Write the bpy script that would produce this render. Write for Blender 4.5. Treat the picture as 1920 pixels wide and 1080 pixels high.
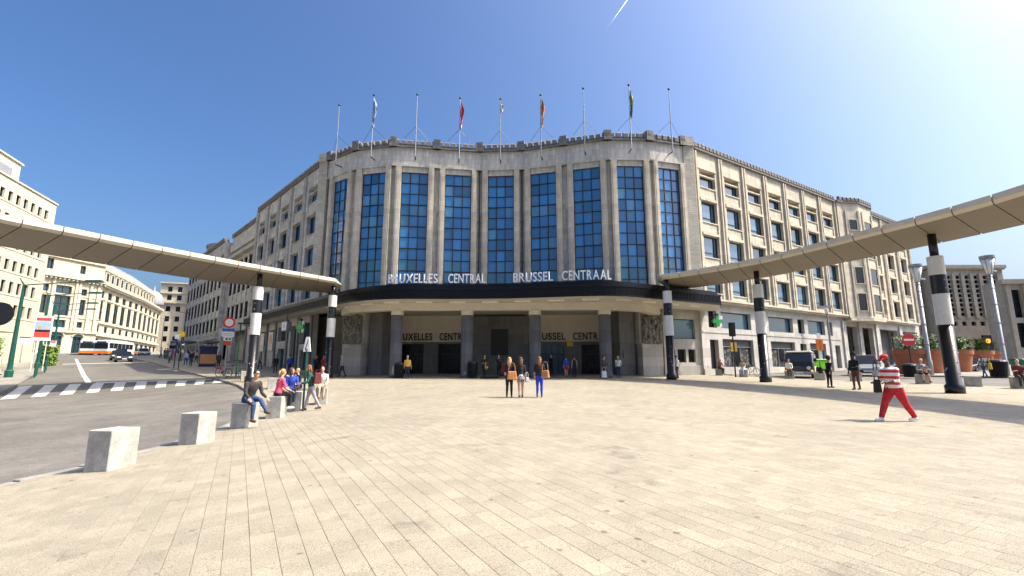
import bpy, bmesh, math, random
from math import sin, cos, radians as R, pi, atan2, hypot, sqrt
from mathutils import Vector, Matrix, kdtree
random.seed(7)
sc = bpy.context.scene
for o in list(bpy.data.objects): bpy.data.objects.remove(o)
COL = sc.collection
# ---------------------------------------------------------------- camera, sky, sun, exposure
cd = bpy.data.cameras.new('camera'); cam = bpy.data.objects.new('camera', cd); COL.objects.link(cam)
cd.sensor_width = 36; cd.lens = 16.33; cd.clip_end = 9000; cd.clip_start = .05
cam.location = (0, 0, 1.7); cam.rotation_euler = (R(90 + 9.45), 0, 0); sc.camera = cam
EL, AZ = R(52), R(-4)                      # sun height, and azimuth measured from +X towards +Y
w = bpy.data.worlds.new('World'); sc.world = w; w.use_nodes = True
nt = w.node_tree; bg = nt.nodes['Background']; sky = nt.nodes.new('ShaderNodeTexSky')
sky.sky_type = 'NISHITA'; sky.sun_disc = False; sky.sun_elevation = EL; sky.sun_rotation = R(90) - AZ
sky.air_density = 1.0; sky.dust_density = 6; sky.ozone_density = 5; sky.altitude = 50
ga = nt.nodes.new('ShaderNodeGamma'); hs = nt.nodes.new('ShaderNodeHueSaturation'); ga.inputs[1].default_value = 1.2; hs.inputs['Saturation'].default_value = 1.12
nt.links.new(sky.outputs[0], ga.inputs[0]); nt.links.new(ga.outputs[0], hs.inputs['Color']); nt.links.new(hs.outputs[0], bg.inputs[0]); bg.inputs[1].default_value = .122
sl = bpy.data.lights.new('sun', 'SUN'); sl.energy = 4.8; sl.angle = R(.53); sl.color = (1, .92, .76)
sun = bpy.data.objects.new('sun', sl); COL.objects.link(sun)
sv = Vector((cos(EL)*cos(AZ), cos(EL)*sin(AZ), sin(EL)))
sun.rotation_euler = sv.to_track_quat('Z', 'Y').to_euler(); sun.location = (60, 0, 80)
sc.view_settings.view_transform = 'Standard'; sc.view_settings.look = 'None'
sc.view_settings.exposure = .62; sc.view_settings.gamma = 1
# ---------------------------------------------------------------- materials
M = {}
def mat(name, col, rough=.7, metal=0, var=.0, vscale=3, bump=0, bscale=40, spec=.5, emit=0, rnd=0, ior=None, coat=0, var2=0):
    m = bpy.data.materials.new(name); m.use_nodes = True; n = m.node_tree.nodes; l = m.node_tree.links
    b = n['Principled BSDF']; b.inputs['Roughness'].default_value = rough; b.inputs['Metallic'].default_value = metal
    b.inputs['Base Color'].default_value = (*col, 1)
    b.inputs['Specular IOR Level'].default_value = spec
    if ior: b.inputs['IOR'].default_value = ior
    if coat: b.inputs['Coat Weight'].default_value = coat
    if emit: b.inputs['Emission Color'].default_value = (*col, 1); b.inputs['Emission Strength'].default_value = emit
    tc = n.new('ShaderNodeTexCoord'); last = None
    def mixmul(fac_socket, lo, hi, prev):
        mr = n.new('ShaderNodeMapRange'); mr.inputs[3].default_value = lo; mr.inputs[4].default_value = hi
        l.new(fac_socket, mr.inputs[0])
        mx = n.new('ShaderNodeMix'); mx.data_type = 'RGBA'; mx.blend_type = 'MULTIPLY'; mx.inputs[0].default_value = 1
        if prev: l.new(prev, mx.inputs[6])
        else: mx.inputs[6].default_value = (*col, 1)
        l.new(mr.outputs[0], mx.inputs[7]); return mx.outputs[2]
    if var:
        nz = n.new('ShaderNodeTexNoise'); nz.inputs['Scale'].default_value = vscale; nz.inputs['Detail'].default_value = 5
        nz.inputs['Roughness'].default_value = .65
        l.new(tc.outputs['Object'], nz.inputs['Vector']); mr0 = n.new('ShaderNodeMapRange')
        mr0.inputs[1].default_value = .3; mr0.inputs[2].default_value = .7; l.new(nz.outputs[0], mr0.inputs[0])
        last = mixmul(mr0.outputs[0], 1-var, 1+var, last)
    if var2:
        nz = n.new('ShaderNodeTexNoise'); nz.inputs['Scale'].default_value = vscale*14; nz.inputs['Detail'].default_value = 3
        l.new(tc.outputs['Object'], nz.inputs['Vector']); mr0 = n.new('ShaderNodeMapRange')
        mr0.inputs[1].default_value = .3; mr0.inputs[2].default_value = .7; l.new(nz.outputs[0], mr0.inputs[0])
        last = mixmul(mr0.outputs[0], 1-var2, 1+var2, last)
    if rnd:
        oi = n.new('ShaderNodeObjectInfo'); last = mixmul(oi.outputs['Random'], 1-rnd, 1+rnd, last)
    if last: l.new(last, b.inputs['Base Color'])
    if bump:
        nb = n.new('ShaderNodeTexNoise'); nb.inputs['Scale'].default_value = bscale; nb.inputs['Detail'].default_value = 4
        l.new(tc.outputs['Object'], nb.inputs['Vector']); bp = n.new('ShaderNodeBump'); bp.inputs['Strength'].default_value = bump
        bp.inputs['Distance'].default_value = .02; l.new(nb.outputs[0], bp.inputs['Height']); l.new(bp.outputs[0], b.inputs['Normal'])
    M[name] = m; return m
def stone(name, col, bw=1.3, bh=.48, joint=.82, var=.14, rough=.85, streak=.14):
    # ashlar: courses of blocks with thin darker joints, block-to-block tone, vertical weather streaks (object x/z)
    m = mat(name, col, rough); n = m.node_tree.nodes; l = m.node_tree.links; b = n['Principled BSDF']
    tc = n.new('ShaderNodeTexCoord'); sp = n.new('ShaderNodeSeparateXYZ'); l.new(tc.outputs['Object'], sp.inputs[0])
    ad = n.new('ShaderNodeMath'); ad.operation = 'ADD'; l.new(sp.outputs[0], ad.inputs[0]); l.new(sp.outputs[1], ad.inputs[1])
    cb = n.new('ShaderNodeCombineXYZ'); l.new(ad.outputs[0], cb.inputs[0]); l.new(sp.outputs[2], cb.inputs[1])
    br = n.new('ShaderNodeTexBrick'); br.inputs['Scale'].default_value = 1; br.inputs['Brick Width'].default_value = bw
    br.inputs['Row Height'].default_value = bh; br.inputs['Mortar Size'].default_value = .012; br.inputs['Mortar Smooth'].default_value = .3
    br.inputs['Bias'].default_value = 0
    c = Vector(col); br.inputs['Color1'].default_value = (*(c*(1-var)), 1); br.inputs['Color2'].default_value = (*(c*(1+var)), 1)
    br.inputs['Mortar'].default_value = (*(c*joint), 1); l.new(cb.outputs[0], br.inputs['Vector'])
    nz = n.new('ShaderNodeTexNoise'); nz.inputs['Scale'].default_value = 1; nz.inputs['Detail'].default_value = 6; nz.inputs['Roughness'].default_value = .7
    mp = n.new('ShaderNodeMapping'); mp.inputs['Scale'].default_value = (2.2, 2.2, .35); l.new(tc.outputs['Object'], mp.inputs[0]); l.new(mp.outputs[0], nz.inputs['Vector'])
    mr = n.new('ShaderNodeMapRange'); mr.inputs[1].default_value = .3; mr.inputs[2].default_value = .7; mr.inputs[3].default_value = 1-streak*1.3; mr.inputs[4].default_value = 1+streak*.7
    l.new(nz.outputs[0], mr.inputs[0]); mx = n.new('ShaderNodeMix'); mx.data_type = 'RGBA'; mx.blend_type = 'MULTIPLY'; mx.inputs[0].default_value = 1
    l.new(br.outputs[0], mx.inputs[6]); l.new(mr.outputs[0], mx.inputs[7]); l.new(mx.outputs[2], b.inputs['Base Color'])
    nb = n.new('ShaderNodeTexNoise'); nb.inputs['Scale'].default_value = 25; nb.inputs['Detail'].default_value = 4; l.new(tc.outputs['Object'], nb.inputs['Vector'])
    bp = n.new('ShaderNodeBump'); bp.inputs['Strength'].default_value = .25; bp.inputs['Distance'].default_value = .02
    l.new(nb.outputs[0], bp.inputs['Height']); l.new(bp.outputs[0], b.inputs['Normal'])
    return m
stone('limestone', (.53, .475, .37), var=.16, streak=.2); stone('limestone_grey', (.51, .485, .43), var=.17, streak=.26); stone('pier_brick', (.47, .43, .35), .7, .2, .6)
stone('bluestone', (.155, .155, .155), 1.1, .9, .7); stone('plinth', (.45, .43, .39), 1.6, .8, .75)
stone('office_stone', (.55, .50, .38), 2.4, 1.6, .93, .03, .8, .05); stone('classic', (.52, .465, .35), 1.2, .5, .85, .06, .85, .12)
stone('library', (.42, .37, .29), 1.2, .6, .85, .08)
mat('kerb', (.24, .235, .22), .9, var=.2, vscale=3)
mat('merlon', (.17, .165, .16), .9, var=.35, vscale=4, bump=.4)
mat('cap_dark', (.09, .09, .095), .8, var=.3, vscale=5)
mat('frame', (.012, .013, .015), .45); mat('black', (.007, .007, .008), .6, var=.3, vscale=6, spec=.25)
mat('blackgloss', (.005, .006, .009), .4, var=.2, spec=.25)
mat('soffit', (.58, .54, .46), .8, var=.06, vscale=1.5); mat('cream', (.62, .57, .47), .8, var=.06, vscale=1)
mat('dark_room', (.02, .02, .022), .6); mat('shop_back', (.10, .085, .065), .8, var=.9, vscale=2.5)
mat('glass_pale', (.075, .21, .36), .12, ior=1.7, rnd=.3, var=.2, vscale=.6)
mat('glass_teal', (.03, .15, .24), .06, ior=1.9, rnd=.4)
mat('glass', (.026, .15, .35), .06, ior=1.9, rnd=.45, var=.22, vscale=.45)
mat('glass_day', (.045, .12, .19), .05, ior=2.0, rnd=.35, var=.2, vscale=.5)
mat('glass_dark', (.010, .014, .02), .08, ior=1.45, rnd=.3)
mat('door_glass', (.012, .013, .014), .25, spec=.25, var=.8, vscale=1.5)
mat('glass_green', (.012, .045, .06), .06, ior=1.9, rnd=.4)
mat('white', (.78, .77, .74), .5); mat('sign_white', (.85, .85, .84), .45); mat('concrete', (.36, .345, .31), .9, var=.32, vscale=3, bump=.35, bscale=30, var2=.1)
mat('grey_metal', (.30, .31, .32), .4, .6, var=.15); mat('steel', (.36, .365, .37), .5, .4, var=.2)
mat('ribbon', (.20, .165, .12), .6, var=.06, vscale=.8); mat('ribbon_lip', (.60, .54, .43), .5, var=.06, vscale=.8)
mat('post_white', (.66, .66, .64), .55, var=.08, vscale=3, var2=.05); mat('post_black', (.01, .011, .015), .3, var=.4, vscale=4)
mat('green_paint', (.008, .075, .055), .35, var=.2); mat('red_sign', (.62, .025, .02), .45); mat('blue_sign', (.03, .12, .5), .5)
mat('terracotta', (.36, .125, .06), .8, var=.2, vscale=1.6, bump=.2); mat('soil', (.05, .035, .02), .95)
mat('leaf', (.07, .13, .025), .6, var=.4, vscale=6); mat('leaf_light', (.13, .2, .03), .6, var=.4, vscale=6); mat('bark', (.08, .06, .04), .9)
mat('road_paint', (.68, .66, .58), .8, var=.18, vscale=4, var2=.15); mat('orange', (.75, .16, .02), .4); mat('lime', (.22, .62, .03), .45)
mat('tyre', (.015, .015, .016), .8); mat('bus_white', (.62, .62, .60), .35); mat('car_blue', (.02, .06, .16), .25, coat=.5); mat('car_dark', (.02, .022, .026), .25, coat=.5)
mat('car_silver', (.36, .37, .38), .3, .6, coat=.4); mat('van_cream', (.55, .51, .42), .4); mat('amber', (.9, .32, .03), .4, emit=1.5); mat('redlamp', (.5, .02, .01), .3)
mat('headlamp', (.7, .7, .68), .1); mat('green_cross', (.015, .25, .06), .4, emit=.12); mat('poster_red', (.6, .06, .04), .5); mat('poster', (.66, .63, .56), .6, var=.3, vscale=2.5)
mat('poster_gold', (.55, .36, .10), .6, var=.4, vscale=3); mat('zinc', (.24, .25, .27), .7, 0, var=.2); mat('bronze', (.05, .045, .038), .7, var=.5, vscale=5, bump=.5)
mat('relief_stone', (.20, .19, .165), .9, var=.45, vscale=5, bump=.6); mat('bin_green', (.01, .13, .06), .5); mat('contrail', (.9, .9, .9), 1, emit=.35)
for k, c in dict(skin=(.52, .30, .20), skin_dark=(.09, .045, .028), skin_pale=(.62, .40, .30), hair_brown=(.09, .045, .02), hair_red=(.22, .09, .03), hair_blond=(.48, .30, .12), hair_black=(.012, .010, .009),
        hair_grey=(.5, .48, .45), c_black=(.012, .012, .014), c_charcoal=(.035, .03, .03), c_jeans=(.03, .06, .14), c_cobalt=(.02, .05, .5), c_pink=(.75, .08, .16), c_blue=(.03, .07, .45), c_green=(.02, .11, .085),
        c_white=(.72, .71, .68), c_grey=(.32, .32, .33), c_red=(.5, .018, .025), c_maroon=(.11, .02, .02), c_ochre=(.58, .34, .06), c_tan=(.42, .20, .08), c_brown=(.12, .055, .03), c_lblue=(.3, .42, .58),
        c_olive=(.17, .16, .10), c_yellow=(.75, .50, .03), c_navy=(.015, .02, .05), c_beige=(.45, .38, .27), c_orangebag=(.50, .20, .07)).items():
    mat(k, c, .85 if k[0] == 'c' else .6, var=.25 if k[0] == 'c' else .12, vscale=9, bump=1.0 if k[0] in 'ch' else 0, bscale=16 if k[0] == 'c' else 60)
def stripes(name, c1, c2, period, z0=0, axis=2, duty=.5):
    m = mat(name, c1, .85); n = m.node_tree.nodes; l = m.node_tree.links
    tc = n.new('ShaderNodeTexCoord'); sp = n.new('ShaderNodeSeparateXYZ'); l.new(tc.outputs['Object'], sp.inputs[0])
    a = n.new('ShaderNodeMath'); a.operation = 'DIVIDE'; l.new(sp.outputs[axis], a.inputs[0]); a.inputs[1].default_value = period
    f = n.new('ShaderNodeMath'); f.operation = 'FRACT'; l.new(a.outputs[0], f.inputs[0])
    g = n.new('ShaderNodeMath'); g.operation = 'GREATER_THAN'; l.new(f.outputs[0], g.inputs[0]); g.inputs[1].default_value = duty
    mx = n.new('ShaderNodeMix'); mx.data_type = 'RGBA'; l.new(g.outputs[0], mx.inputs[0]); mx.inputs[6].default_value = (*c1, 1); mx.inputs[7].default_value = (*c2, 1)
    l.new(mx.outputs[2], n['Principled BSDF'].inputs['Base Color']); return m
stripes('c_stripe', (.62, .03, .03), (.78, .77, .75), .155, duty=.45)
def pattern(name, c1, c2, scale):
    m = mat(name, c1, .85); n = m.node_tree.nodes; l = m.node_tree.links; tc = n.new('ShaderNodeTexCoord')
    v = n.new('ShaderNodeTexVoronoi'); v.inputs['Scale'].default_value = scale; l.new(tc.outputs['Object'], v.inputs['Vector'])
    g = n.new('ShaderNodeMath'); g.operation = 'GREATER_THAN'; g.inputs[1].default_value = .42; l.new(v.outputs[0], g.inputs[0])
    mx = n.new('ShaderNodeMix'); mx.data_type = 'RGBA'; l.new(g.outputs[0], mx.inputs[0]); mx.inputs[6].default_value = (*c1, 1); mx.inputs[7].default_value = (*c2, 1)
    l.new(mx.outputs[2], n['Principled BSDF'].inputs['Base Color'])
pattern('c_floral', (.6, .6, .6), (.12, .12, .13), 22); pattern('c_plaid', (.5, .5, .48), (.08, .09, .10), 16); pattern('shop_goods', (.14, .11, .08), (.015, .02, .03), 3)
pattern('stickers', (.012, .012, .014), (.4, .4, .4), 9)
# paving: granite slabs; same colour logic for the loose pavers and for the far sheet
PANG = R(-60)                              # direction of the long joints
def paving_mat(name, sheet):
    m = mat(name, (.5, .45, .35), .85); n = m.node_tree.nodes; l = m.node_tree.links; b = n['Principled BSDF']
    geo = n.new('ShaderNodeNewGeometry'); pos = geo.outputs['Position']
    base = (.305, .27, .2)
    if sheet:
        mp = n.new('ShaderNodeMapping'); mp.inputs['Rotation'].default_value = (0, 0, -PANG); l.new(pos, mp.inputs[0])
        br = n.new('ShaderNodeTexBrick'); br.inputs['Scale'].default_value = 1; br.inputs['Brick Width'].default_value = .28; br.inputs['Row Height'].default_value = .21
        br.inputs['Mortar Size'].default_value = .006; br.inputs['Mortar Smooth'].default_value = .4
        br.inputs['Color1'].default_value = (.86, .86, .86, 1); br.inputs['Color2'].default_value = (1.06, 1.06, 1.05, 1); br.inputs['Mortar'].default_value = (.72, .7, .67, 1)
        l.new(mp.outputs[0], br.inputs['Vector']); tone = br.outputs[0]
    else:
        oi = n.new('ShaderNodeObjectInfo'); ad = n.new('ShaderNodeMath'); ad.operation = 'ADD'; l.new(oi.outputs['Random'], ad.inputs[0]); l.new(geo.outputs['Random Per Island'], ad.inputs[1])
        fr = n.new('ShaderNodeMath'); fr.operation = 'FRACT'; l.new(ad.outputs[0], fr.inputs[0])
        mr = n.new('ShaderNodeMapRange'); mr.inputs[3].default_value = .88; mr.inputs[4].default_value = 1.05; l.new(fr.outputs[0], mr.inputs[0]); tone = mr.outputs[0]
    def mul(a, bsock):
        mx = n.new('ShaderNodeMix'); mx.data_type = 'RGBA'; mx.blend_type = 'MULTIPLY'; mx.inputs[0].default_value = 1
        if a: l.new(a, mx.inputs[6])
        else: mx.inputs[6].default_value = (*base, 1)
        l.new(bsock, mx.inputs[7]); return mx.outputs[2]
    def noise(scale, lo, hi, a0=.3, a1=.7, det=5):
        nz = n.new('ShaderNodeTexNoise'); nz.inputs['Scale'].default_value = scale; nz.inputs['Detail'].default_value = det; nz.inputs['Roughness'].default_value = .65; l.new(pos, nz.inputs['Vector'])
        mr = n.new('ShaderNodeMapRange'); mr.inputs[1].default_value = a0; mr.inputs[2].default_value = a1; mr.inputs[3].default_value = lo; mr.inputs[4].default_value = hi; l.new(nz.outputs[0], mr.inputs[0]); return mr.outputs[0]
    c = mul(None, tone); c = mul(c, noise(.35, .87, 1.09)); c = mul(c, noise(2.2, .88, 1.07)); c = mul(c, noise(110, .45, 1.18, .36, .52, 2))
    c = mul(c, noise(.9, .66, 1.0, .30, .40, 6)); c = mul(c, noise(6.5, .55, 1.0, .255, .30, 2))
    vo = n.new('ShaderNodeTexVoronoi'); vo.inputs['Scale'].default_value = 1.7; l.new(pos, vo.inputs['Vector']); mr = n.new('ShaderNodeMapRange'); mr.inputs[1].default_value = .045; mr.inputs[2].default_value = .07; mr.inputs[3].default_value = .5; mr.inputs[4].default_value = 1; l.new(vo.outputs[0], mr.inputs[0]); c = mul(c, mr.outputs[0])
    l.new(c, b.inputs['Base Color'])
    nb = n.new('ShaderNodeTexNoise'); nb.inputs['Scale'].default_value = 70; nb.inputs['Detail'].default_value = 3; l.new(pos, nb.inputs['Vector'])
    bp = n.new('ShaderNodeBump'); bp.inputs['Strength'].default_value = .35; bp.inputs['Distance'].default_value = .01; l.new(nb.outputs[0], bp.inputs['Height']); l.new(bp.outputs[0], b.inputs['Normal'])
paving_mat('paving', True); paving_mat('paver', False)
def asphalt(name, base):
    m = mat(name, base, .9); n = m.node_tree.nodes; l = m.node_tree.links; b = n['Principled BSDF']; geo = n.new('ShaderNodeNewGeometry')
    prev = None
    for scl, lo, hi, stretch in ((.12, .8, 1.2, 1), (.7, .8, 1.15, 1), (1.1, .84, 1.06, .12), (5, .86, 1.12, 1), (45, .55, 1.4, 1)):
        mp = n.new('ShaderNodeMapping'); mp.inputs['Rotation'].default_value = (0, 0, R(-46)); mp.inputs['Scale'].default_value = (1, stretch, 1); l.new(geo.outputs['Position'], mp.inputs[0])
        nz = n.new('ShaderNodeTexNoise'); nz.inputs['Scale'].default_value = scl; nz.inputs['Detail'].default_value = 5; l.new(mp.outputs[0], nz.inputs['Vector'])
        mr = n.new('ShaderNodeMapRange'); mr.inputs[1].default_value = .3; mr.inputs[2].default_value = .7; mr.inputs[3].default_value = lo; mr.inputs[4].default_value = hi; l.new(nz.outputs[0], mr.inputs[0])
        mx = n.new('ShaderNodeMix'); mx.data_type = 'RGBA'; mx.blend_type = 'MULTIPLY'; mx.inputs[0].default_value = 1
        if prev: l.new(prev, mx.inputs[6])
        else: mx.inputs[6].default_value = (*base, 1)
        l.new(mr.outputs[0], mx.inputs[7]); prev = mx.outputs[2]
    l.new(prev, b.inputs['Base Color'])
asphalt('asphalt', (.15, .14, .122)); asphalt('footway', (.28, .26, .22))
# ---------------------------------------------------------------- helpers
def sm(t): t = max(0, min(1, t)); return t*t*(3-2*t)
def gz(X, Y):
    Y = min(Y, 125); return .021*Y + .032*max(0, Y-38)*sm((-X-16)/16) - min(.35, .06*max(0, -X-2.5))*(1-sm((Y-20)/14))
class MB:
    def __init__(s): s.v = []; s.f = []; s.m = []; s.k = 0
    def add(s, vs, fs):
        b = len(s.v); s.v += [tuple(v) for v in vs]; s.f += [tuple(i+b for i in f) for f in fs]; s.m += [s.k]*len(fs); return s
    def box(s, x0, x1, y0, y1, z0, z1, rot=0, c=None):
        vs = [(x, y, z) for z in (z0, z1) for y in (y0, y1) for x in (x0, x1)]
        if rot:
            cx, cy = c or ((x0+x1)/2, (y0+y1)/2)
            vs = [(cx+(x-cx)*cos(rot)-(y-cy)*sin(rot), cy+(x-cx)*sin(rot)+(y-cy)*cos(rot), z) for x, y, z in vs]
        return s.add(vs, [(0, 2, 3, 1), (4, 5, 7, 6), (0, 1, 5, 4), (1, 3, 7, 5), (3, 2, 6, 7), (2, 0, 4, 6)])
    def taper(s, x0, x1, y0, y1, z0, z1, k=.8, dx=0, dy=0):
        cx, cy = (x0+x1)/2, (y0+y1)/2
        vs = [(x, y, z0) for y in (y0, y1) for x in (x0, x1)] + [(cx+(x-cx)*k+dx, cy+(y-cy)*k+dy, z1) for y in (y0, y1) for x in (x0, x1)]
        return s.add(vs, [(0, 2, 3, 1), (4, 5, 7, 6), (0, 1, 5, 4), (1, 3, 7, 5), (3, 2, 6, 7), (2, 0, 4, 6)])
    def prism(s, pts, z0, z1):
        n = len(pts); vs = [(x, y, z0) for x, y in pts] + [(x, y, z1) for x, y in pts]
        return s.add(vs, [tuple(range(n))[::-1], tuple(range(n, 2*n))] + [(i, (i+1) % n, n+(i+1) % n, n+i) for i in range(n)])
    def xprism(s, prof, x0, x1, k=1.0):          # profile in (y,z), swept along x
        n = len(prof); vs = [(x0, y, z) for y, z in prof] + [(x1, y, z) for y, z in prof]
        return s.add(vs, [tuple(range(n)), tuple(range(n, 2*n))[::-1]] + [(i, n+i, n+(i+1) % n, (i+1) % n) for i in range(n)])
    def lathe(s, prof, n=16, cx=0, cy=0, a0=0, sx=1, sy=1):
        vs = []; m = len(prof)
        for r, z in prof: vs += [(cx+sx*r*cos(a0+2*pi*i/n), cy+sy*r*sin(a0+2*pi*i/n), z) for i in range(n)]
        fs = [(j*n+i, j*n+(i+1) % n, (j+1)*n+(i+1) % n, (j+1)*n+i) for j in range(m-1) for i in range(n)]
        fs += [tuple(range(n))[::-1], tuple((m-1)*n+i for i in range(n))]; return s.add(vs, fs)
    def tube(s, pts, rad, n=8, flat=1.0):
        pts = [Vector(p) for p in pts]; rad = rad if isinstance(rad, (list, tuple)) else [rad]*len(pts); vs = []
        for i, p in enumerate(pts):
            t = (pts[min(i+1, len(pts)-1)]-pts[max(i-1, 0)]).normalized()
            a = Vector((1, 0, 0)) if abs(t.x) < .8 else Vector((0, 1, 0))
            u = (a - t*a.dot(t)).normalized(); q = t.cross(u)
            vs += [p + u*rad[i]*cos(2*pi*k/n) + q*rad[i]*flat*sin(2*pi*k/n) for k in range(n)]
        m = len(pts); fs = [(j*n+i, j*n+(i+1) % n, (j+1)*n+(i+1) % n, (j+1)*n+i) for j in range(m-1) for i in range(n)]
        fs += [tuple(range(n))[::-1], tuple((m-1)*n+i for i in range(n))]; return s.add(vs, fs)
    def ball(s, c, rx, ry=None, rz=None, n=10, m=7, rot=0):
        ry = ry or rx; rz = rz or rx; vs = []
        for j in range(1, m):
            a = pi*j/m
            for i in range(n):
                x, y = rx*sin(a)*cos(2*pi*i/n), ry*sin(a)*sin(2*pi*i/n); vs.append((c[0]+x*cos(rot)-y*sin(rot), c[1]+x*sin(rot)+y*cos(rot), c[2]+rz*cos(a)))
        k = len(vs); vs += [(c[0], c[1], c[2]+rz), (c[0], c[1], c[2]-rz)]
        fs = [(j*n+i, (j+1)*n+i, (j+1)*n+(i+1) % n, j*n+(i+1) % n) for j in range(m-2) for i in range(n)]
        fs += [(k, i, (i+1) % n) for i in range(n)] + [(k+1, (m-2)*n+(i+1) % n, (m-2)*n+i) for i in range(n)]; return s.add(vs, fs)
    def mesh(s, name, mats, smooth=False, bevel=0):
        me = bpy.data.meshes.new(name); me.from_pydata(s.v, [], s.f)
        bm = bmesh.new(); bm.from_mesh(me)
        if me.polygons:
            bm.faces.ensure_lookup_table()
            for f, k in zip(bm.faces, s.m): f.material_index = k
        bmesh.ops.recalc_face_normals(bm, faces=bm.faces)
        if bevel: bmesh.ops.bevel(bm, geom=bm.edges[:], offset=bevel, segments=1, affect='EDGES', clamp_overlap=True)
        bm.to_mesh(me); bm.free()
        for m in (mats if isinstance(mats, (list, tuple)) else [mats]): me.materials.append(M[m])
        if smooth: me.polygons.foreach_set('use_smooth', [True]*len(me.polygons))
        return me
    def build(s, name, mats, parent=None, smooth=False, loc=(0, 0, 0), rz=0, bevel=0):
        return put(s.mesh(name, mats, smooth, bevel), name, parent, loc, rz)
def put(me, name, parent=None, loc=(0, 0, 0), rz=0, rot=None, scale=None):
    o = bpy.data.objects.new(name, me); COL.objects.link(o); o.location = loc; o.rotation_euler = rot or (0, 0, rz)
    if scale: o.scale = scale
    if parent: o.parent = parent
    return o
def tag(o, label, cat, group=None):
    o['label'] = label; o['category'] = cat
    if group: o['group'] = group
    return o
def thing(name, label, cat, loc=(0, 0, 0), rz=0, group=None):
    o = put(None, name, None, loc, rz); o.empty_display_size = .2; return tag(o, label, cat, group)
def copy_tree(o, parent=None):
    c = o.copy(); COL.objects.link(c); c.parent = parent
    for ch in list(o.children): copy_tree(ch, c)
    return c
def gl(x, y, dz=0): return (x, y, gz(x, y)+dz)
def text_mesh(txt, size, depth, matn, name, bold=0):
    cu = bpy.data.curves.new('tmp', 'FONT'); cu.body = txt; cu.size = size; cu.extrude = depth; cu.offset = bold; cu.resolution_u = 3
    o = bpy.data.objects.new('tmp', cu); COL.objects.link(o); dg = bpy.context.evaluated_depsgraph_get()
    me = bpy.data.meshes.new_from_object(o.evaluated_get(dg)); bpy.data.objects.remove(o); me.name = name
    me.materials.clear(); me.materials.append(M[matn]); return me
# ---------------------------------------------------------------- ground
def sheet(name, poly, dz, matn, step=6, kind='structure', skirt=0, parent=None):
    bm = bmesh.new(); vs = [bm.verts.new((x, y, 0)) for x, y in poly]; bm.faces.new(vs)
    xs = [p[0] for p in poly]; ys = [p[1] for p in poly]
    for ax, lo, hi in ((0, min(xs), max(xs)), (1, min(ys), max(ys))):
        qs = [k*step for k in range(math.floor(lo/step)+1, math.ceil(hi/step))]
        if step > 20: qs += [k*2.5 for k in range(-14, 20)]
        for q in qs:
            co = (q, 0, 0) if ax == 0 else (0, q, 0); no = (1, 0, 0) if ax == 0 else (0, 1, 0)
            bmesh.ops.bisect_plane(bm, geom=bm.verts[:]+bm.edges[:]+bm.faces[:], plane_co=co, plane_no=no)
    for v in bm.verts: v.co.z = gz(v.co.x, v.co.y)+dz
    bmesh.ops.recalc_face_normals(bm, faces=bm.faces)
    if bm.faces and sum(f.normal.z for f in bm.faces) < 0: bmesh.ops.reverse_faces(bm, faces=bm.faces)
    if skirt:
        be = [e for e in bm.edges if e.is_boundary]; r = bmesh.ops.extrude_edge_only(bm, edges=be)
        for g in r['geom']:
            if isinstance(g, bmesh.types.BMVert): g.co.z -= skirt
    me = bpy.data.meshes.new(name); bm.to_mesh(me); bm.free(); me.materials.append(M[matn])
    o = put(me, name, parent)
    if kind and not parent: o['kind'] = kind
    return o
sheet('ground', [(-900, -120), (900, -120), (900, 900), (-900, 900)], -.12, 'asphalt', 25)
KERB = [(-8.5, 2.5), (-8.2, 5), (-8.05, 7.7), (-7.85, 9), (-7.8, 10.8), (-8.0, 12.6), (-8.25, 13.9), (-9.4, 17.2), (-10.1, 19.5), (-12.6, 23.6), (-14.6, 26.4), (-16.7, 29.2), (-19.6, 32.5), (-23.1, 36.6), (-28.5, 42.3), (-34.4, 48.2), (-46.9, 61.7), (-65.9, 80.6), (-100, 114)]
RK = [(19.5, 60), (17.9, 44), (18.3, 41.3), (19.2, 37.9), (21.0, 35.2), (22.3, 33.0), (23.6, 31.6), (25.6, 28.9), (27.2, 26.2), (32, 20), (36, 8), (36, -8)]
plaza = sheet('plaza', [(-9.2, -8), (-8.8, 0)] + KERB + [(-92, 122), (-40, 75), (-30, 66), (0, 60)] + RK, -.006, 'paving', 2, skirt=.2)
sheet('pavement', [(-22, 17), (-25, 22), (-27.4, 25.4), (-30.5, 29.2), (-39.4, 38.8), (-56, 56), (-74, 76), (-88, 91), (-118, 122), (-150, 110), (-62, 20), (-34, 8)], 0, 'footway', 5, skirt=.2)
# narrow footway along the right wing of the station, and island with the planters
sheet('footpath', [(18.6, 43.2), (19.8, 42.4), (62, 68.6), (62, 75), (22, 50)], .0, 'footway', 5, skirt=.2)
sheet('traffic_island', [(34.2, 41.5), (40.5, 37.6), (44, 37.0), (47, 39.5), (100, 84), (96, 90), (60, 66)], .0, 'footway', 5, skirt=.2)
# kerb stones along the near curve
def along(pts, step):
    out = []; acc = 0
    for (x0, y0), (x1, y1) in zip(pts, pts[1:]):
        L = hypot(x1-x0, y1-y0); t = acc
        while t < L: out.append((x0+(x1-x0)*t/L, y0+(y1-y0)*t/L, atan2(y1-y0, x1-x0))); t += step
        acc = t-L
    return out
ks = MB().box(-.495, .495, .0, .16, -.16, .006).mesh('kerb_stone', 'kerb', bevel=.012)
for x, y, a in along(KERB[:14], 1.0): put(ks, 'kerb_stone', plaza, (x, y, gz(x, y)), a)
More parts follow.
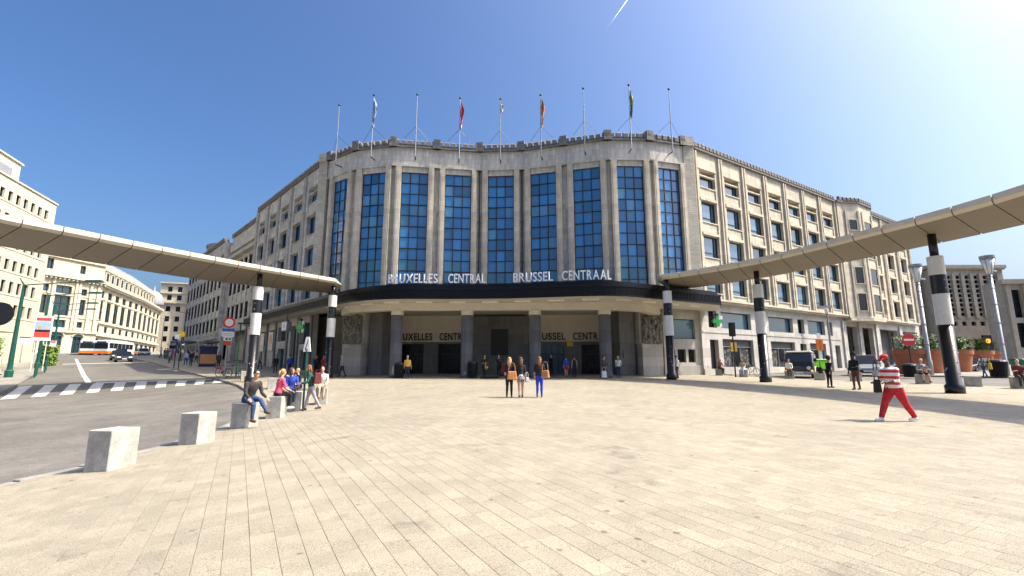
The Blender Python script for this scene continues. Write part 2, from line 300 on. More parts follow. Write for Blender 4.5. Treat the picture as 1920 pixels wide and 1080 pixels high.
# individual pavers: rows along the joint direction
e1 = (cos(PANG), sin(PANG)); e2 = (-e1[1], e1[0])
def inview(x, y): return y > 3.1 and abs(x) < 1.17*y+.4 and x > (-7.6 if y < 13 else -7.6-(y-13)*.3)
cells = []
for r in range(-160, 160):
    v = r*.21; rr = random.Random(r); u = -36 + rr.random()*.34
    while u < 36:
        ln = rr.choice((.22, .28, .28, .34)); uc = u+ln/2; vc = v+.105
        x = e1[0]*uc+e2[0]*vc; y = e1[1]*uc+e2[1]*vc
        if y < 15.0 and inview(x, y): cells.append((x, y, ln))
        u += ln
cells.sort(key=lambda c: c[1]+.12*abs(c[0]))
def grad(x, y): return ((gz(x+.2, y)-gz(x-.2, y))/.4, (gz(x, y+.2)-gz(x, y-.2))/.4)
def paver_shape(mb, ln, x=0, y=0, z=0, a=0, sl=(0, 0)):
    hx, hy, c = ln/2-.0012, .105-.0012, .0025
    ring = lambda k, zz: [(px, py, zz) for px, py in ((-hx+k, -hy+k), (hx-k, -hy+k), (hx-k, hy-k), (-hx+k, hy-k))]
    vs = ring(0, -.03)+ring(0, -c)+ring(c, 0)
    vs = [(x+px*cos(a)-py*sin(a), y+px*sin(a)+py*cos(a), z+pz+sl[1]*(px*sin(a)+py*cos(a))+sl[0]*(px*cos(a)-py*sin(a))) for px, py, pz in vs]
    mb.add(vs, [(8, 9, 10, 11)]+[(j*4+i, j*4+(i+1) % 4, j*4+4+(i+1) % 4, j*4+4+i) for j in (0, 1) for i in range(4)])
pm = {}
for ln in (.22, .28, .34):
    mb = MB(); paver_shape(mb, ln); pm[ln] = mb.mesh('paver', 'paver')
for x, y, ln in cells[:300]:
    put(pm[ln], 'paver', plaza, (x, y, gz(x, y)+random.uniform(.0, .002)), rot=(Matrix.Rotation(math.atan(grad(x, y)[1]), 3, 'X') @ Matrix.Rotation(-math.atan(grad(x, y)[0]), 3, 'Y') @ Matrix.Rotation(PANG, 3, 'Z')).to_euler())
mb = MB()
for x, y, ln in cells[300:]: paver_shape(mb, ln, x, y, gz(x, y)+random.uniform(0, .002), PANG, grad(x, y))
o = mb.build('paver_field', 'paver', plaza); o['kind'] = 'stuff'
# road paint
def paint(name, quad, label, group=None):
    mb = MB(); n = 5; L = [Vector((*quad[0], 0)).lerp(Vector((*quad[3], 0)), i/n) for i in range(n+1)]; Q = [Vector((*quad[1], 0)).lerp(Vector((*quad[2], 0)), i/n) for i in range(n+1)]
    vs = []
    for a, b in zip(L, Q): vs += [(a.x, a.y, gz(a.x, a.y)-.114), (b.x, b.y, gz(b.x, b.y)-.114)]
    mb.add(vs, [(2*i, 2*i+1, 2*i+3, 2*i+2) for i in range(n)]); o = mb.build(name, 'road_paint'); return tag(o, label, 'road marking', group)
lerp = lambda a, b, t: (a[0]+(b[0]-a[0])*t, a[1]+(b[1]-a[1])*t)
A0, A1, B0, B1 = (-24.9, 23.1), (-19.2, 32.4), (-30.6, 29.4), (-21.2, 36.2)
for i in range(10):
    t0, t1 = (i+.05)/10.2, (i+.55)/10.2
    paint('zebra_stripe', [lerp(A0, A1, t0), lerp(A0, A1, t1), lerp(B0, B1, t1), lerp(B0, B1, t0)], 'white stripe of the zebra crossing painted over the side street', 'zebra crossing stripes')
sd = (-.69, .724); sn = (.724, .69)
def strip(p, L, wd): return [p, (p[0]+sn[0]*wd, p[1]+sn[1]*wd), (p[0]+sn[0]*wd+sd[0]*L, p[1]+sn[1]*wd+sd[1]*L), (p[0]+sd[0]*L, p[1]+sd[1]*L)]
paint('centre_line', strip((-28.6, 31.8), 62, .3), 'long white centre line running up the side street')
paint('stop_line', [(-28.3, 32.2), (-27.6, 31.4), (-21.0, 37.2), (-21.7, 38.0)], 'broad pale stop line just beyond the zebra crossing')
for i in range(4):
    p = (-33.2-i*1.9+i*3.4, 46.5+i*3.2+i*.2)
    paint('lane_dash', strip(p, 1.6, 1.0), 'short white dash painted across the street lane', 'dashes across the side street')
paint('lane_bar', [(-37.2, 49.5), (-36.7, 48.7), (-31.6, 52.6), (-32.2, 53.5)], 'pale bar painted across the right lane of the street')
paint('lane_bar', [(-57.6, 60.3), (-56.8, 59.5), (-48.6, 66.6), (-49.4, 67.6)], 'pale bar painted across the street before the buses')
# ---------------------------------------------------------------- station
ST = thing('station_building', 'pale limestone railway station with concave glazed front and two long wings', 'building', (0, 41, 0))
ST.location = (0, 0, 0)
class Fr:
    def __init__(s, x, y, ang): s.x, s.y, s.a = x, y, ang
    def p(s, u, n=0, z=0): return (s.x+cos(s.a)*u+sin(s.a)*n, s.y+sin(s.a)*u-cos(s.a)*n, z)
def fput(me, name, fr, u, n, z, parent=ST): return put(me, name, parent, fr.p(u, n, z), fr.a)
def fbuild(mb, name, mats, fr, parent=ST, bevel=0, smooth=False): return put(mb.mesh(name, mats, smooth, bevel), name, parent, (fr.x, fr.y, 0), fr.a)
# local facade axes: x along, -y outward, z up
def merlons(mb, L, z, step=.56, w=.42):
    n = max(1, int(L/step)); st = L/n
    for i in range(n):
        c = (i+.5)*st
        mb.xprism([(-.24, z), (.10, z), (.10, z+.40), (.02, z+.50), (-.12, z+.50), (-.24, z+.36)], c-w/2, c+w/2)
def parapet(fr, L, zl=21.85, ends=True, parent=ST):
    mb = MB(); mb.box(0, L, -.26, .5, zl, zl+.12); mb.box(0, L, -.18, .45, zl+.122, zl+.28); mb.box(0, L, .11, .42, zl+.282, zl+.5)
    merlons(mb, L, zl+.282)
    return fbuild(mb, 'parapet', 'merlon', fr)
def block_end(fr, u, zl=21.85):
    mb = MB(); mb.box(-.42, .32, -.32, .6, 0, .30); mb.box(-.38, .28, -.28, .55, .302, .95); mb.box(-.22, .12, -.31, .5, .55, .7)
    fput(mb.mesh('parapet_block', 'merlon'), 'parapet_block', fr, u, 0, zl)
Z0 = -.6
CO = (-1.16, 40.17); CD = (.998, -.0638); CA = (.0638, .998)
SV = [(-17.4, 2.65), (-13.7, .55), (-9.9, -.05), (-5.97, .80), (-2, 1.62), (2, 1.62), (5.97, .80), (9.9, -.05), (13.7, .35), (17.2, 1.6)]
V = [(CO[0]+CD[0]*s+CA[0]*q, CO[1]+CD[1]*s+CA[1]*q) for s, q in SV]
CR = (16.83, 41.0); AR = atan2(.531, .847); CL = (-19.07, 44.42); AL = atan2(-.719, .695)
# --- central front: nine tall windows
NR, ZB, ZT = 11, 8.06, 19.5; RH = (ZT-ZB)/NR
def centre_bay(i):
    (x0, y0), (x1, y1) = V[i], V[i+1]; L = hypot(x1-x0, y1-y0); fr = Fr(x0, y0, atan2(y1-y0, x1-x0))
    ww = 2.42 if 0 < i < 8 else 2.3; w0 = (L-ww)/2; w1 = w0+ww
    mb = MB()
    mb.box(0, w0-.001, .22, .9, 6.7, 20.0); mb.box(w1+.001, L, .22, .9, 6.7, 20.0)          # strip behind pilasters
    mb.box(w0, w1, .05, .9, ZT, 20.05); mb.box(w0, w1, .0, .9, 6.7, ZB)
    mb.box(0, L, -.02, .9, 20.051, 21.85); mb.box(.02, L-.02, -.14, .0, 20.0, 20.16)
    fbuild(mb, 'wall', 'limestone_grey', fr)
    pw = .52 if i not in (0, 8) else .45
    pl = MB().box(-pw/2, pw/2, -.16, .4, 6.9, 19.98).box(-pw/2+.13, pw/2-.13, -.19, .3, 6.95, 19.6).mesh('pilaster', 'limestone', bevel=.015)
    fput(pl, 'pilaster', fr, w0-pw/2-.03, 0, 0); fput(pl, 'pilaster', fr, w1+pw/2+.03, 0, 0)
    # window: frame + panes
    mb = MB(); cw = ww/3
    for k in range(4): mb.box(k*cw-.035, k*cw+.035, .20, .32, ZB, ZT)
    for k in range(NR+1):
        t = .05 if k % 2 else .075; mb.box(0, ww, .19, .33, ZB+k*RH-t/2-.001, ZB+k*RH+t/2)
    win = put(mb.mesh('window', 'frame'), 'window', ST, fr.p(w0, 0, 0), fr.a)
    pane = MB().box(-cw/2, cw/2, 0, .02, 0, RH).mesh('pane', 'glass')
    pane2 = pane.copy(); pane2.materials[0] = M['glass_pale']; pane3 = pane.copy(); pane3.materials[0] = M['glass_teal']
    for c in range(3):
        for r in range(NR):
            p = put(pane2 if (random.random() < .10 or (r in (6, 7) and random.random() < .35 and i % 3)) else (pane3 if r < 3 and random.random() < .7 else pane), 'pane', win, (c*cw+cw/2, .26, ZB+r*RH), rot=(random.uniform(-.02, .02), 0, random.uniform(-.025, .025)))
    parapet(fr, L)
    block_end(fr, 0 if i else .3)
    if i == 8: block_end(fr, L-.2)
for i in range(9): centre_bay(i)
# core mass behind the front, and roof
mb = MB()
poly = [(x+CA[0]*.85, y+CA[1]*.85) for x, y in V] + [(17.5, 43), (30, 70), (-30, 74), (-18, 46.5)]
mb.prism(poly, 6.75, 21.7); mb.build('core_wall', 'limestone_grey', ST)
# --- wings
rows = [(8.25, 10.35), (11.6, 13.63), (14.98, 17.0), (18.4, 20.1)]
def window_mesh(wd, h, matn, small=False):
    mb = MB(); mb.k = 0
    t = .05
    for x0, x1, z0, z1 in ((0, t, 0, h), (wd-t, wd, 0, h), (t, wd-t, 0, t), (t, wd-t, h-t, h)): mb.box(x0, x1, -.03, .05, z0, z1)
    if not small:
        mb.box(.30, .35, -.025, .045, t, h-t); mb.box(wd-.52, wd-.47, -.025, .045, t, h-t); mb.box(t, wd-t, -.02, .04, h*.22, h*.22+.045)
    else: mb.box(wd-.5, wd-.45, -.025, .045, t, h-t)
    return mb.mesh('window', 'frame'), MB().box(.02, wd-.02, .055, .075, .02, h-.02).mesh('pane', matn)
def wing(fr, n, sp, glassm, stone_m, ztop=21.85, par=True, depth=13, fins=True, rws=rows, zc=7.34, wd=2.3, rec=.46):
    L = n*sp; mb = MB(); g = (sp-wd)/2; th = .62
    for b in range(n):
        s = b*sp; w0, w1 = s+g-.05, s+g+wd+.05
        mb.box(s, w0, 0, th, zc+.3, ztop); mb.box(w1, s+sp, 0, th, zc+.3, ztop)
        zs = [zc+.3]+[z for r in rws for z in r]+[ztop]
        for k in range(0, len(zs), 2): mb.box(w0, w1, .10 if k < len(zs)-2 else .0, th, zs[k], zs[k+1])
        for k, r in enumerate(rws):
            if k < 3: mb.box(w0-.08, w1+.08, -.07, .02, r[1]+.04, r[1]+.30)      # lintel band
            else: mb.box(w0-.25, w1+.25, -.06, .02, r[1]+.03, r[1]+.14); mb.box(w0, w1, .05, .56, r[1]-.62, r[1]-.5)
            mb.box(w0-.02, w1+.02, .02, .3, r[0]-.1, r[0]-.002)
    mb.box(0, L, -.12, th, zc, zc+.299); mb.box(0, L, -.26, .3, zc+.16, zc+.34)
    mb.box(0, L, .66, depth, zc, ztop-.1)
    fbuild(mb, 'wall', stone_m, fr)
    if fins:
        fm = MB().box(-.30, -.10, -.20, .1, 0, ztop-zc-.5).box(.10, .30, -.20, .1, 0, ztop-zc-.5).box(-.1, .1, -.09, .1, 0, ztop-zc-.3).mesh('pilaster', stone_m, bevel=.012)
        for b in range(n+1): fput(fm, 'pilaster', fr, b*sp, 0, zc+.36)
    cache = {}
    for b in range(n):
        for k, r in enumerate(rws):
            h = r[1]-r[0]-(.62 if k == 3 else 0); key = round(h, 2)
            if key not in cache: cache[key] = window_mesh(wd+.1, h, glassm, k == 3)
            wm, pm_ = cache[key]; o = fput(wm, 'window', fr, b*sp+g-.05, -rec, r[0]); put(pm_, 'pane', o, (0, 0, 0), rot=(random.uniform(-.01, .01), 0, random.uniform(-.012, .012)))
    if par: parapet(fr, L, ztop)
FRr = Fr(*CR, AR)
def corner_pier(fr, u0, u1, n=.22):
    mb = MB(); mb.box(u0, u1, -n, .9, 6.8, 21.85); mb.box(u0-.03, u1+.03, -n-.2, .9, 21.852, 22.13); mb.box(u0, u1, -n-.12, .6, 22.132, 22.75)
    fbuild(mb, 'corner_pier', 'pier_brick', fr)
corner_pier(Fr(CR[0]-.95, CR[1]-.30, AR-.45), 0, 1.0)
wing(Fr(CR[0]+cos(AR)*.25, CR[1]+sin(AR)*.25, AR), 7, 3.92, 'glass_day', 'limestone', rec=.33)
# oriel block then three more bays
def oriel():
    u0 = 27.75; pts = [(0, 0), (0, -.3), (1.0, -.45), (3.2, -1.35), (6.6, -1.35), (7.6, -.9), (8.6, -.3), (8.6, 1)]
    o = Fr(*FRr.p(u0)[:2], AR); mb = MB(); mb.prism(pts+[(0, 1)], 7.35, 21.85); mb.prism([(x, y*1.08-.12) for x, y in pts]+[(0, 1)], 7.0, 7.35)
    fbuild(mb, 'oriel_wall', 'limestone', o)
    mb = MB()
    for (xa, ya), (xb, yb) in zip(pts[1:-1], pts[2:-1]):
        L = hypot(xb-xa, yb-ya); a = atan2(yb-ya, xb-xa); t = MB(); t.box(0, L, -.2, .4, 21.85, 22.12); merlons(t, L, 22.12)
        mb.add([(xa+x*cos(a)-y*sin(a), ya+x*sin(a)+y*cos(a), z) for x, y, z in t.v], t.f)
    fbuild(mb, 'parapet', 'merlon', o)
    for (xa, ya), (xb, yb), ww in ((pts[2], pts[3], 1.15), (pts[3], pts[4], 1.9)):
        L = hypot(xb-xa, yb-ya); f2 = Fr(*o.p(xa, -ya)[:2], AR+atan2(yb-ya, xb-xa)); c = L/2+(.1 if ww < 1.5 else .3)
        fm = MB().box(-.13, .13, -.12, .1, 7.7, 20.9).mesh('pilaster', 'limestone', bevel=.012)
        for u in (c-ww/2-.35, c+ww/2+.35): fput(fm, 'pilaster', f2, u, 0, 0)
        for k, r in enumerate(rows):
            h = r[1]-r[0]-(.4 if k == 3 else 0)
            fr_ = MB()
            for x0, x1, z0, z1 in ((-ww/2-.1, -ww/2, -.1, h+.1), (ww/2, ww/2+.1, -.1, h+.1), (-ww/2, ww/2, -.1, 0), (-ww/2, ww/2, h, h+.1)): fr_.box(x0, x1, -.10, .05, z0, z1)
            q = fput(fr_.mesh('window', 'limestone'), 'window', f2, c, 0, r[0]); put(MB().box(-ww/2, ww/2, -.03, -.01, 0, h).mesh('pane', 'glass_dark'), 'pane', q)
oriel()
wing(Fr(*FRr.p(36.4)[:2], AR), 3, 4.5, 'glass_day', 'limestone', wd=2.0, depth=12)
# ground floor of the right wing (set back under the upper floors)
G = Fr(17.4, 41.8, AR); zg = .2
def pierce(mb, u0, u1, z0, z1, holes, y0, y1):
    us = sorted({u0, u1} | {h[0] for h in holes} | {h[1] for h in holes})
    for a, b in zip(us, us[1:]):
        zs = [z0]
        for h in sorted([h for h in holes if h[0] <= a+1e-6 and h[1] >= b-1e-6], key=lambda h: h[2]): zs += [h[2], h[3]]
        zs.append(z1)
        for c, d_ in zip(zs[::2], zs[1::2]):
            if d_ > c+1e-4: mb.box(a, b, y0, y1, c, d_)
band = [(2.4, 7.2), (10.3, 15.0), (16.0, 17.35), (18.1, 21.9), (22.5, 23.7), (.5, 1.75)]; shops = [(2.4, 7.3), (10.4, 15.0), (18.2, 21.7)]; doors = [(.5, 1.75), (16.1, 17.4), (23.9, 25.1)]; ent = [(27.3, 30.0), (31.3, 34.5), (36.6, 42.4), (43.6, 49.2)]
holes = [(a, b, 5.1, 6.65) for a, b in band]+[(a, b, 1.55, 4.12) for a, b in shops]+[(a, b, 1.0, 4.0) for a, b in doors]+[(a, b, .9, 6.4) for a, b in ent]
mb = MB(); pierce(mb, -.6, 50.2, Z0, 7.34, holes, 0, .5); mb.box(-.6, 50.2, 2.4, 12, Z0, 7.34); mb.box(-.5, 25.4, -.05, .0, 4.62, 4.78); mb.box(-.6, 26.4, -.10, -.002, Z0, 1.38)
fbuild(mb, 'ground_floor_wall', 'plinth', G)
pm_ = MB().box(-.42, .42, -.18, .0, Z0, 6.95).mesh('entrance_pier', 'limestone_grey')
for u in (26.4, 30.65, 35.5, 43.0): fput(pm_, 'entrance_pier', G, u, 0, 0)
for a, b in band:
    f = MB(); 
    for x0, x1, z0, z1 in ((0, .06, 0, 1.55), (b-a-.06, b-a, 0, 1.55), (.06, b-a-.06, 0, .06), (.06, b-a-.06, 1.49, 1.55)): f.box(x0, x1, 0, .08, z0, z1)
    o = fput(f.mesh('window', 'frame'), 'window', G, a, -.32, 5.1); put(MB().box(.02, b-a-.02, .09, .11, .02, 1.53).mesh('pane', 'glass_day' if b-a > 3 else 'glass_dark'), 'pane', o)
for a, b in shops:
    f = MB(); W = b-a; c = W*.5
    for x0, x1, z0, z1 in ((0, .07, 0, 2.57), (W-.07, W, 0, 2.57), (.07, W-.07, 2.5, 2.57), (.07, W-.07, 1.85, 1.92), (c-.62, c-.55, 0, 1.85), (c+.55, c+.62, 0, 1.85)): f.box(x0, x1, 0, .08, z0, z1)
    o = fput(f.mesh('shop_window', 'grey_metal'), 'shop_window', G, a, -.25, 1.55); put(MB().box(.02, W-.02, .09, .11, .0, 2.55).mesh('pane', 'shop_goods'), 'pane', o)
    put(MB().box(.3, W-.3, .04, .085, 1.98, 2.46).mesh('shop_sign', 'cap_dark'), 'shop_sign', o); put(MB().box(c-.5, c+.5, .02, .085, -.5, 1.8).mesh('door', 'glass_dark'), 'door', o)
for a, b in doors: fput(MB().box(0, b-a, 0, .1, 0, 3.0).box(.1, b-a-.1, -.03, -.002, .1, 2.1).mesh('door', 'frame'), 'door', G, a, -.4, 1.0)
for i, (a, b) in enumerate(ent):
    mb = MB(); mb.box(0, b-a, .3, .4, 0, 5.5)
    if i > 1:
        for k in range(14): mb.box(.05, b-a-.05, .26, .298, .3+k*.36, .58+k*.36)
    else: mb.box(0, b-a, .1, .28, 2.75, 3.15)
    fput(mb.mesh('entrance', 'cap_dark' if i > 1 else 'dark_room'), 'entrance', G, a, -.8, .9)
# left wing
FL = Fr(CL[0]-.695*21.3, CL[1]+.719*21.3, AL)
wing(FL, 5, 4.2, 'glass', 'limestone_grey', wd=2.35)
corner_pier(Fr(CL[0]-.1, CL[1]-.12, AL+.5), -.2, .8)
# further section, slightly set back, with strip window and loggia
F2 = Fr(CL[0]-.695*38.2, CL[1]+.719*38.2, AL)
rows2 = [(8.4, 10.6), (12.4, 14.8), (15.6, 17.4)]
wing(Fr(*F2.p(0, -1.0)[:2], AL), 7, 2.42, 'glass_dark', 'limestone_grey', wd=1.6, fins=False, rec=.14, rws=rows2, zc=7.3, depth=10)
mb = MB(); mb.box(0, 16.9, .2, 1.0, 17.9, 18.3); mb.box(1, 16, .55, 1.02, 19.2, 20.2); fbuild(mb, 'cornice', 'limestone_grey', F2)
F3 = Fr(CL[0]-.695*66, CL[1]+.719*66, AL)
rows3 = [(7.0, 9.0), (10.2, 12.6), (13.8, 16.2), (17.4, 19.2)]
wing(F3, 10, 2.78, 'glass_dark', 'limestone_grey', wd=1.75, fins=False, rec=.12, rws=rows3, zc=6.2, depth=12, ztop=21.2)
mb = MB(); mb.lathe([(5.2, 20.5), (5.2, 24.4), (5.4, 24.4), (5.4, 24.8), (.2, 25.0)], 28); put(mb.mesh('roof_turret', 'zinc', False), 'roof_turret', ST, (*F3.p(7, -6.5)[:2], 0))
# ground floor of the left wing beyond the marquee
GL3 = Fr(*F3.p(0, -.25)[:2], AL); hl = [(1+i*2.78, 2.9+i*2.78, 1.9, 5.2) for i in range(10)]+[(29.5, 34.5, 1.2, 6.2), (36.0, 43.5, 1.0, 6.4)]
mb = MB(); pierce(mb, 0, 45, Z0, 7.34, hl, 0, .5); mb.box(0, 45, 2.2, 8, Z0, 7.34); mb.box(0, 28, -.5, -.01, 5.7, 6.2); fbuild(mb, 'ground_floor_wall', 'plinth', GL3)
for h in hl[:10]:
    o = fput(MB().box(0, 1.9, 0, .1, 2.4, 2.5).box(0, 1.9, 0, .1, 3.2, 3.3).mesh('shop_window', 'frame'), 'shop_window', GL3, h[0], -.3, 0); put(MB().box(0, 1.9, .12, .15, h[2], h[3]).mesh('pane', 'glass_dark'), 'pane', o)
# ground floor under the marquee, left wing
GL = Fr(*FL.p(-2.0, -.30)[:2], AL); LW = 22.6
hl = [(.6, 4.6, 1.2, 6.0), (6.4, 8.2, 4.0, 5.7), (9.6, 11.4, 4.0, 5.7), (12.6, 15.2, 4.3, 5.9), (12.8, 15.0, 1.2, 3.5), (16.6, 18.4, 1.1, 5.8), (19.2, 22.0, 3.8, 5.9), (19.6, 21.6, 1.2, 3.2)]
mb = MB(); pierce(mb, 0, LW, Z0, 6.6, hl, 0, .5); mb.box(0, LW, 1.8, 8, Z0, 6.6); fbuild(mb, 'ground_floor_wall', 'plinth', GL)
pil = MB().box(-.22, .22, -.16, .0, 0, 6.6).mesh('pilaster', 'bluestone', bevel=.01)
for u in (.2, 5.5, 9.0, 12.0, 15.8, 18.9, 22.4): fput(pil, 'pilaster', GL, u, 0, 0)
for k, h in enumerate(hl): 
    o = fput(MB().box(0, h[1]-h[0], 0, .1, h[2], h[2]+.07).box(0, h[1]-h[0], 0, .1, h[3]-.07, h[3]).mesh('window', 'frame'), 'window', GL, h[0], -.3, 0)
    put(MB().box(0, h[1]-h[0], .12, .15, h[2], h[3]).mesh('pane', 'glass_dark' if k in (0, 5) else 'glass_green'), 'pane', o)
# ---------------------------------------------------------------- marquee
E = [(-33.6, 58.1), (-16.2, 39.5), (-14.2, 37.5), (-12.4, 35.9), (-10.4, 34.8), (-8.4, 34.35), (-5, 34.5), (-2, 34.4), (0, 34.2), (3, 33.5), (5.5, 32.95), (7.3, 32.85), (8.9, 33.3), (10.3, 34.1), (17.2, 37.9)]
def smooth_poly(p, a, b, it=2):
    mid = p[a:b+1]
    for _ in range(it):
        q = [mid[0]]
        for u, v in zip(mid, mid[1:]): q += [lerp(u, v, .25), lerp(u, v, .75)]
        mid = q+[mid[-1]]
    return p[:a]+mid+p[b+1:]
E = smooth_poly(E, 1, 13)
inner = [(18.6, 41.2), (17.3, 41.9)] + [(x, y+.3) for x, y in V[::-1]] + [(-19.3, 45.0), (-34.4, 60.2)]
def inset(E, d):
    out = []
    for i, p in enumerate(E):
        a = E[max(i-1, 0)]; b = E[min(i+1, len(E)-1)]; L = hypot(b[0]-a[0], b[1]-a[1]); out.append((p[0]-(b[1]-a[1])/L*d, p[1]+(b[0]-a[0])/L*d))
    return out
mb = MB(); mb.prism(E+inner, 6.62, 7.45)
MQ = mb.build('marquee', 'black', ST)
mb = MB(); mb.prism(inset(E, .35)+inner, 7.455, 7.72); mb.prism(inset(E, .8)+inner, 7.725, 7.86); mb.build('marquee_top', 'blackgloss', MQ)
mb = MB(); E2 = inset(E, -.06)
for i in range(len(E2)-1):
    (x0, y0), (x1, y1) = E2[i], E2[i+1]; mb.prism([(x0, y0), (x1, y1), E[i+1], E[i]], 7.30, 7.46); mb.prism([(x0, y0), (x1, y1), E[i+1], E[i]], 6.6, 6.72)
mb.build('fascia_trim', 'blackgloss', MQ)
mb = MB()
for x, y, a in along(E, .16): mb.box(x-.035, x+.035, y-.035, y+.02, 6.73, 7.29, rot=a)
mb.build('fascia_ribs', 'blackgloss', MQ)
mb = MB(); mb.prism(inset(E, .12)+inner, 6.55, 6.615); mb.build('soffit', 'soffit', MQ)
lm = MB().box(-.62, .62, -.13, .13, -.09, 0).mesh('soffit_light', 'white')
for x, y, a in along(inset(E, 1.15)[1:], 2.55): put(lm, 'soffit_light', MQ, (x, y, 6.548), a)
# beam over the columns and inner ceiling
cols = [(-9.1, 36.75), (-3.55, 36.8), (1.8, 36.6), (7.25, 36.3)]
BM = [(-14.6, 40.6), (-13.2, 38.4), (-9.6, 36.75), (-3.55, 36.8), (1.8, 36.6), (7.4, 36.3), (10.6, 37.5), (12.4, 40.0)]
mb = MB(); B1_, B2_ = inset(BM, -.38), inset(BM, .38)
for i in range(len(BM)-1): mb.prism([B1_[i], B1_[i+1], B2_[i+1], B2_[i]], 5.98, 6.548)
mb.build('beam', 'cream', ST)
cm = MB().lathe([(.50, 0), (.50, .25), (.46, .27), (.44, 4.85)], 20).mesh('column_shaft', 'bluestone', True)
cc = MB().lathe([(.47, 4.85), (.5, 4.9), (.5, 5.22)], 20).mesh('capital', 'cream', False)
fl = MB()
for k in range(20): a = 2*pi*k/20; fl.box(.445*cos(a)-.02, .445*cos(a)+.02, .445*sin(a)-.02, .445*sin(a)+.02, .3, 4.8, rot=a)
fl = fl.mesh('fluting', 'bluestone')
for x, y in cols:
    c = put(cm, 'column', ST, (x, y, .76)); put(cc, 'capital', c); put(fl, 'fluting', c)
# portico interior
PF = Fr(-13.6, 44.9, atan2(-.0638, .998))
mb = MB(); L = 26
hol = [(2.9, 5.2, .6, 3.7), (6.6, 8.9, .6, 3.7), (16.2, 18.5, .6, 3.5), (20.1, 22.6, .6, 3.6)]
pierce(mb, 0, L, Z0, 3.9, hol, 0, .5); fbuild(mb, 'portico_wall', 'bluestone', PF)
for a, b in ((2.2, 9.9), (15.2, 23.4)): fbuild(MB().box(a, b, .02, .5, 3.902, 6.4), 'sign_wall', 'cream', PF)
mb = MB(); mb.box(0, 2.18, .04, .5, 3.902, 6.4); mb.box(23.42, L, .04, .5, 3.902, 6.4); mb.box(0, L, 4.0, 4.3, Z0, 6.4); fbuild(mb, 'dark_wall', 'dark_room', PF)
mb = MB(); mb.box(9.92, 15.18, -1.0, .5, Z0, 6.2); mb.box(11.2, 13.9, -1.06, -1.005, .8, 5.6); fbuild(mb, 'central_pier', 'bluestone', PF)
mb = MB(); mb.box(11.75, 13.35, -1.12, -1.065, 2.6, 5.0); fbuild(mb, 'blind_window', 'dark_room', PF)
for k, (a, b, z0, z1) in enumerate(hol):
    W = b-a; f = MB()
    for x in (0, W*.25, W*.5-.03, W*.75, W-.06): f.box(x, x+.06, .1, .18, z0, z1)
    f.box(.06, W-.06, .11, .17, 2.7, 2.78); d_ = fput(f.mesh('door', 'frame'), 'door', PF, a, -.15, 0); put(MB().box(.02, W-.02, .2, .22, z0, z1).mesh('pane', 'door_glass' if k != 2 else 'glass_day'), 'pane', d_)
# inner ceiling with white downstand
mb = MB(); mb.prism([(-13.4, 38.6), (-9.6, 37.15), (7.4, 36.7), (10.8, 38.2), (12.2, 44.2), (-13.8, 45.4)], 6.4, 6.54); mb.build('portico_ceiling', 'soffit', ST)
# pedestals with reliefs, flanking piers
def pedestal(x, y, a, flip):
    f = Fr(x, y, a); mb = MB(); mb.box(0, 2.0, 0, 1.2, 0, 3.55); mb.box(-.15, 2.15, .12, 1.3, 3.552, 6.6); fbuild(mb, 'pedestal', 'plinth', f)
    rl = MB(); rr = random.Random(5 if flip else 9)
    rl.box(.05, 1.95, -.02, .1, 3.6, 6.0)
    for _ in range(150):
        u, z = rr.uniform(.05, 1.95), rr.uniform(3.65, 6.0); s = rr.uniform(.06, .17); rl.ball((u, -.05-rr.random()*.12, z), s, s*.9, s*rr.uniform(.8, 2.0), 6, 4)
    for k in range(5): rl.ball((.3+k*.36, -.2, 5.5-rr.random()*1.2), .12, .12, .15, 8, 5); rl.ball((.3+k*.36, -.16, 4.8-rr.random()*.6), .17, .13, .42, 8, 6)
    fbuild(rl, 'relief', 'relief_stone', f)
    s0, s1 = (2.3, 3.6) if not flip else (-1.75, -.3)
    mb = MB(); mb.box(s0, s1, .7, 2.2, 0, 6.4); mb.box(s0+.3, s1-.3, .64, .698, 2.3, 3.0); fbuild(mb, 'portico_pier', 'bluestone', f)
pedestal(-14.95, 41.2, -.35, False); pedestal(11.15, 40.0, .28, True)
# link wall between right pedestal and the right wing
f = Fr(13.2, 40.6, .30); mb = MB(); pierce(mb, 0, 4.4, 0, 6.6, [(.5, 3.3, 4.0, 5.75), (.4, 1.1, 1.95, 3.1), (1.35, 2.2, 1.95, 3.1), (2.45, 3.2, 1.95, 3.1)], 0, .5); mb.box(-.1, 4.4, -.12, 0, 0, 1.7); mb.box(0, 4.4, 1.2, 3, 0, 6.6)
fbuild(mb, 'link_wall', 'plinth', f)
for a, b, z0, z1 in ((.5, 3.3, 4.0, 5.75), (.4, 1.1, 1.95, 3.1), (1.35, 2.2, 1.95, 3.1), (2.45, 3.2, 1.95, 3.1)):
    w_ = MB().box(0, b-a, 0, .08, z0, z0+.06).box(0, b-a, 0, .08, z1-.06, z1)
    if z1 < 3.5:
        for k in range(1, 5): w_.box((b-a)*k/5-.012, (b-a)*k/5+.012, 0, .03, z0, z1)
    o = fput(w_.mesh('window', 'frame'), 'window', f, a, -.15, 0); put(MB().box(0, b-a, .09, .11, z0, z1).mesh('pane', 'glass_day' if z0 > 3 else 'glass_dark'), 'pane', o)
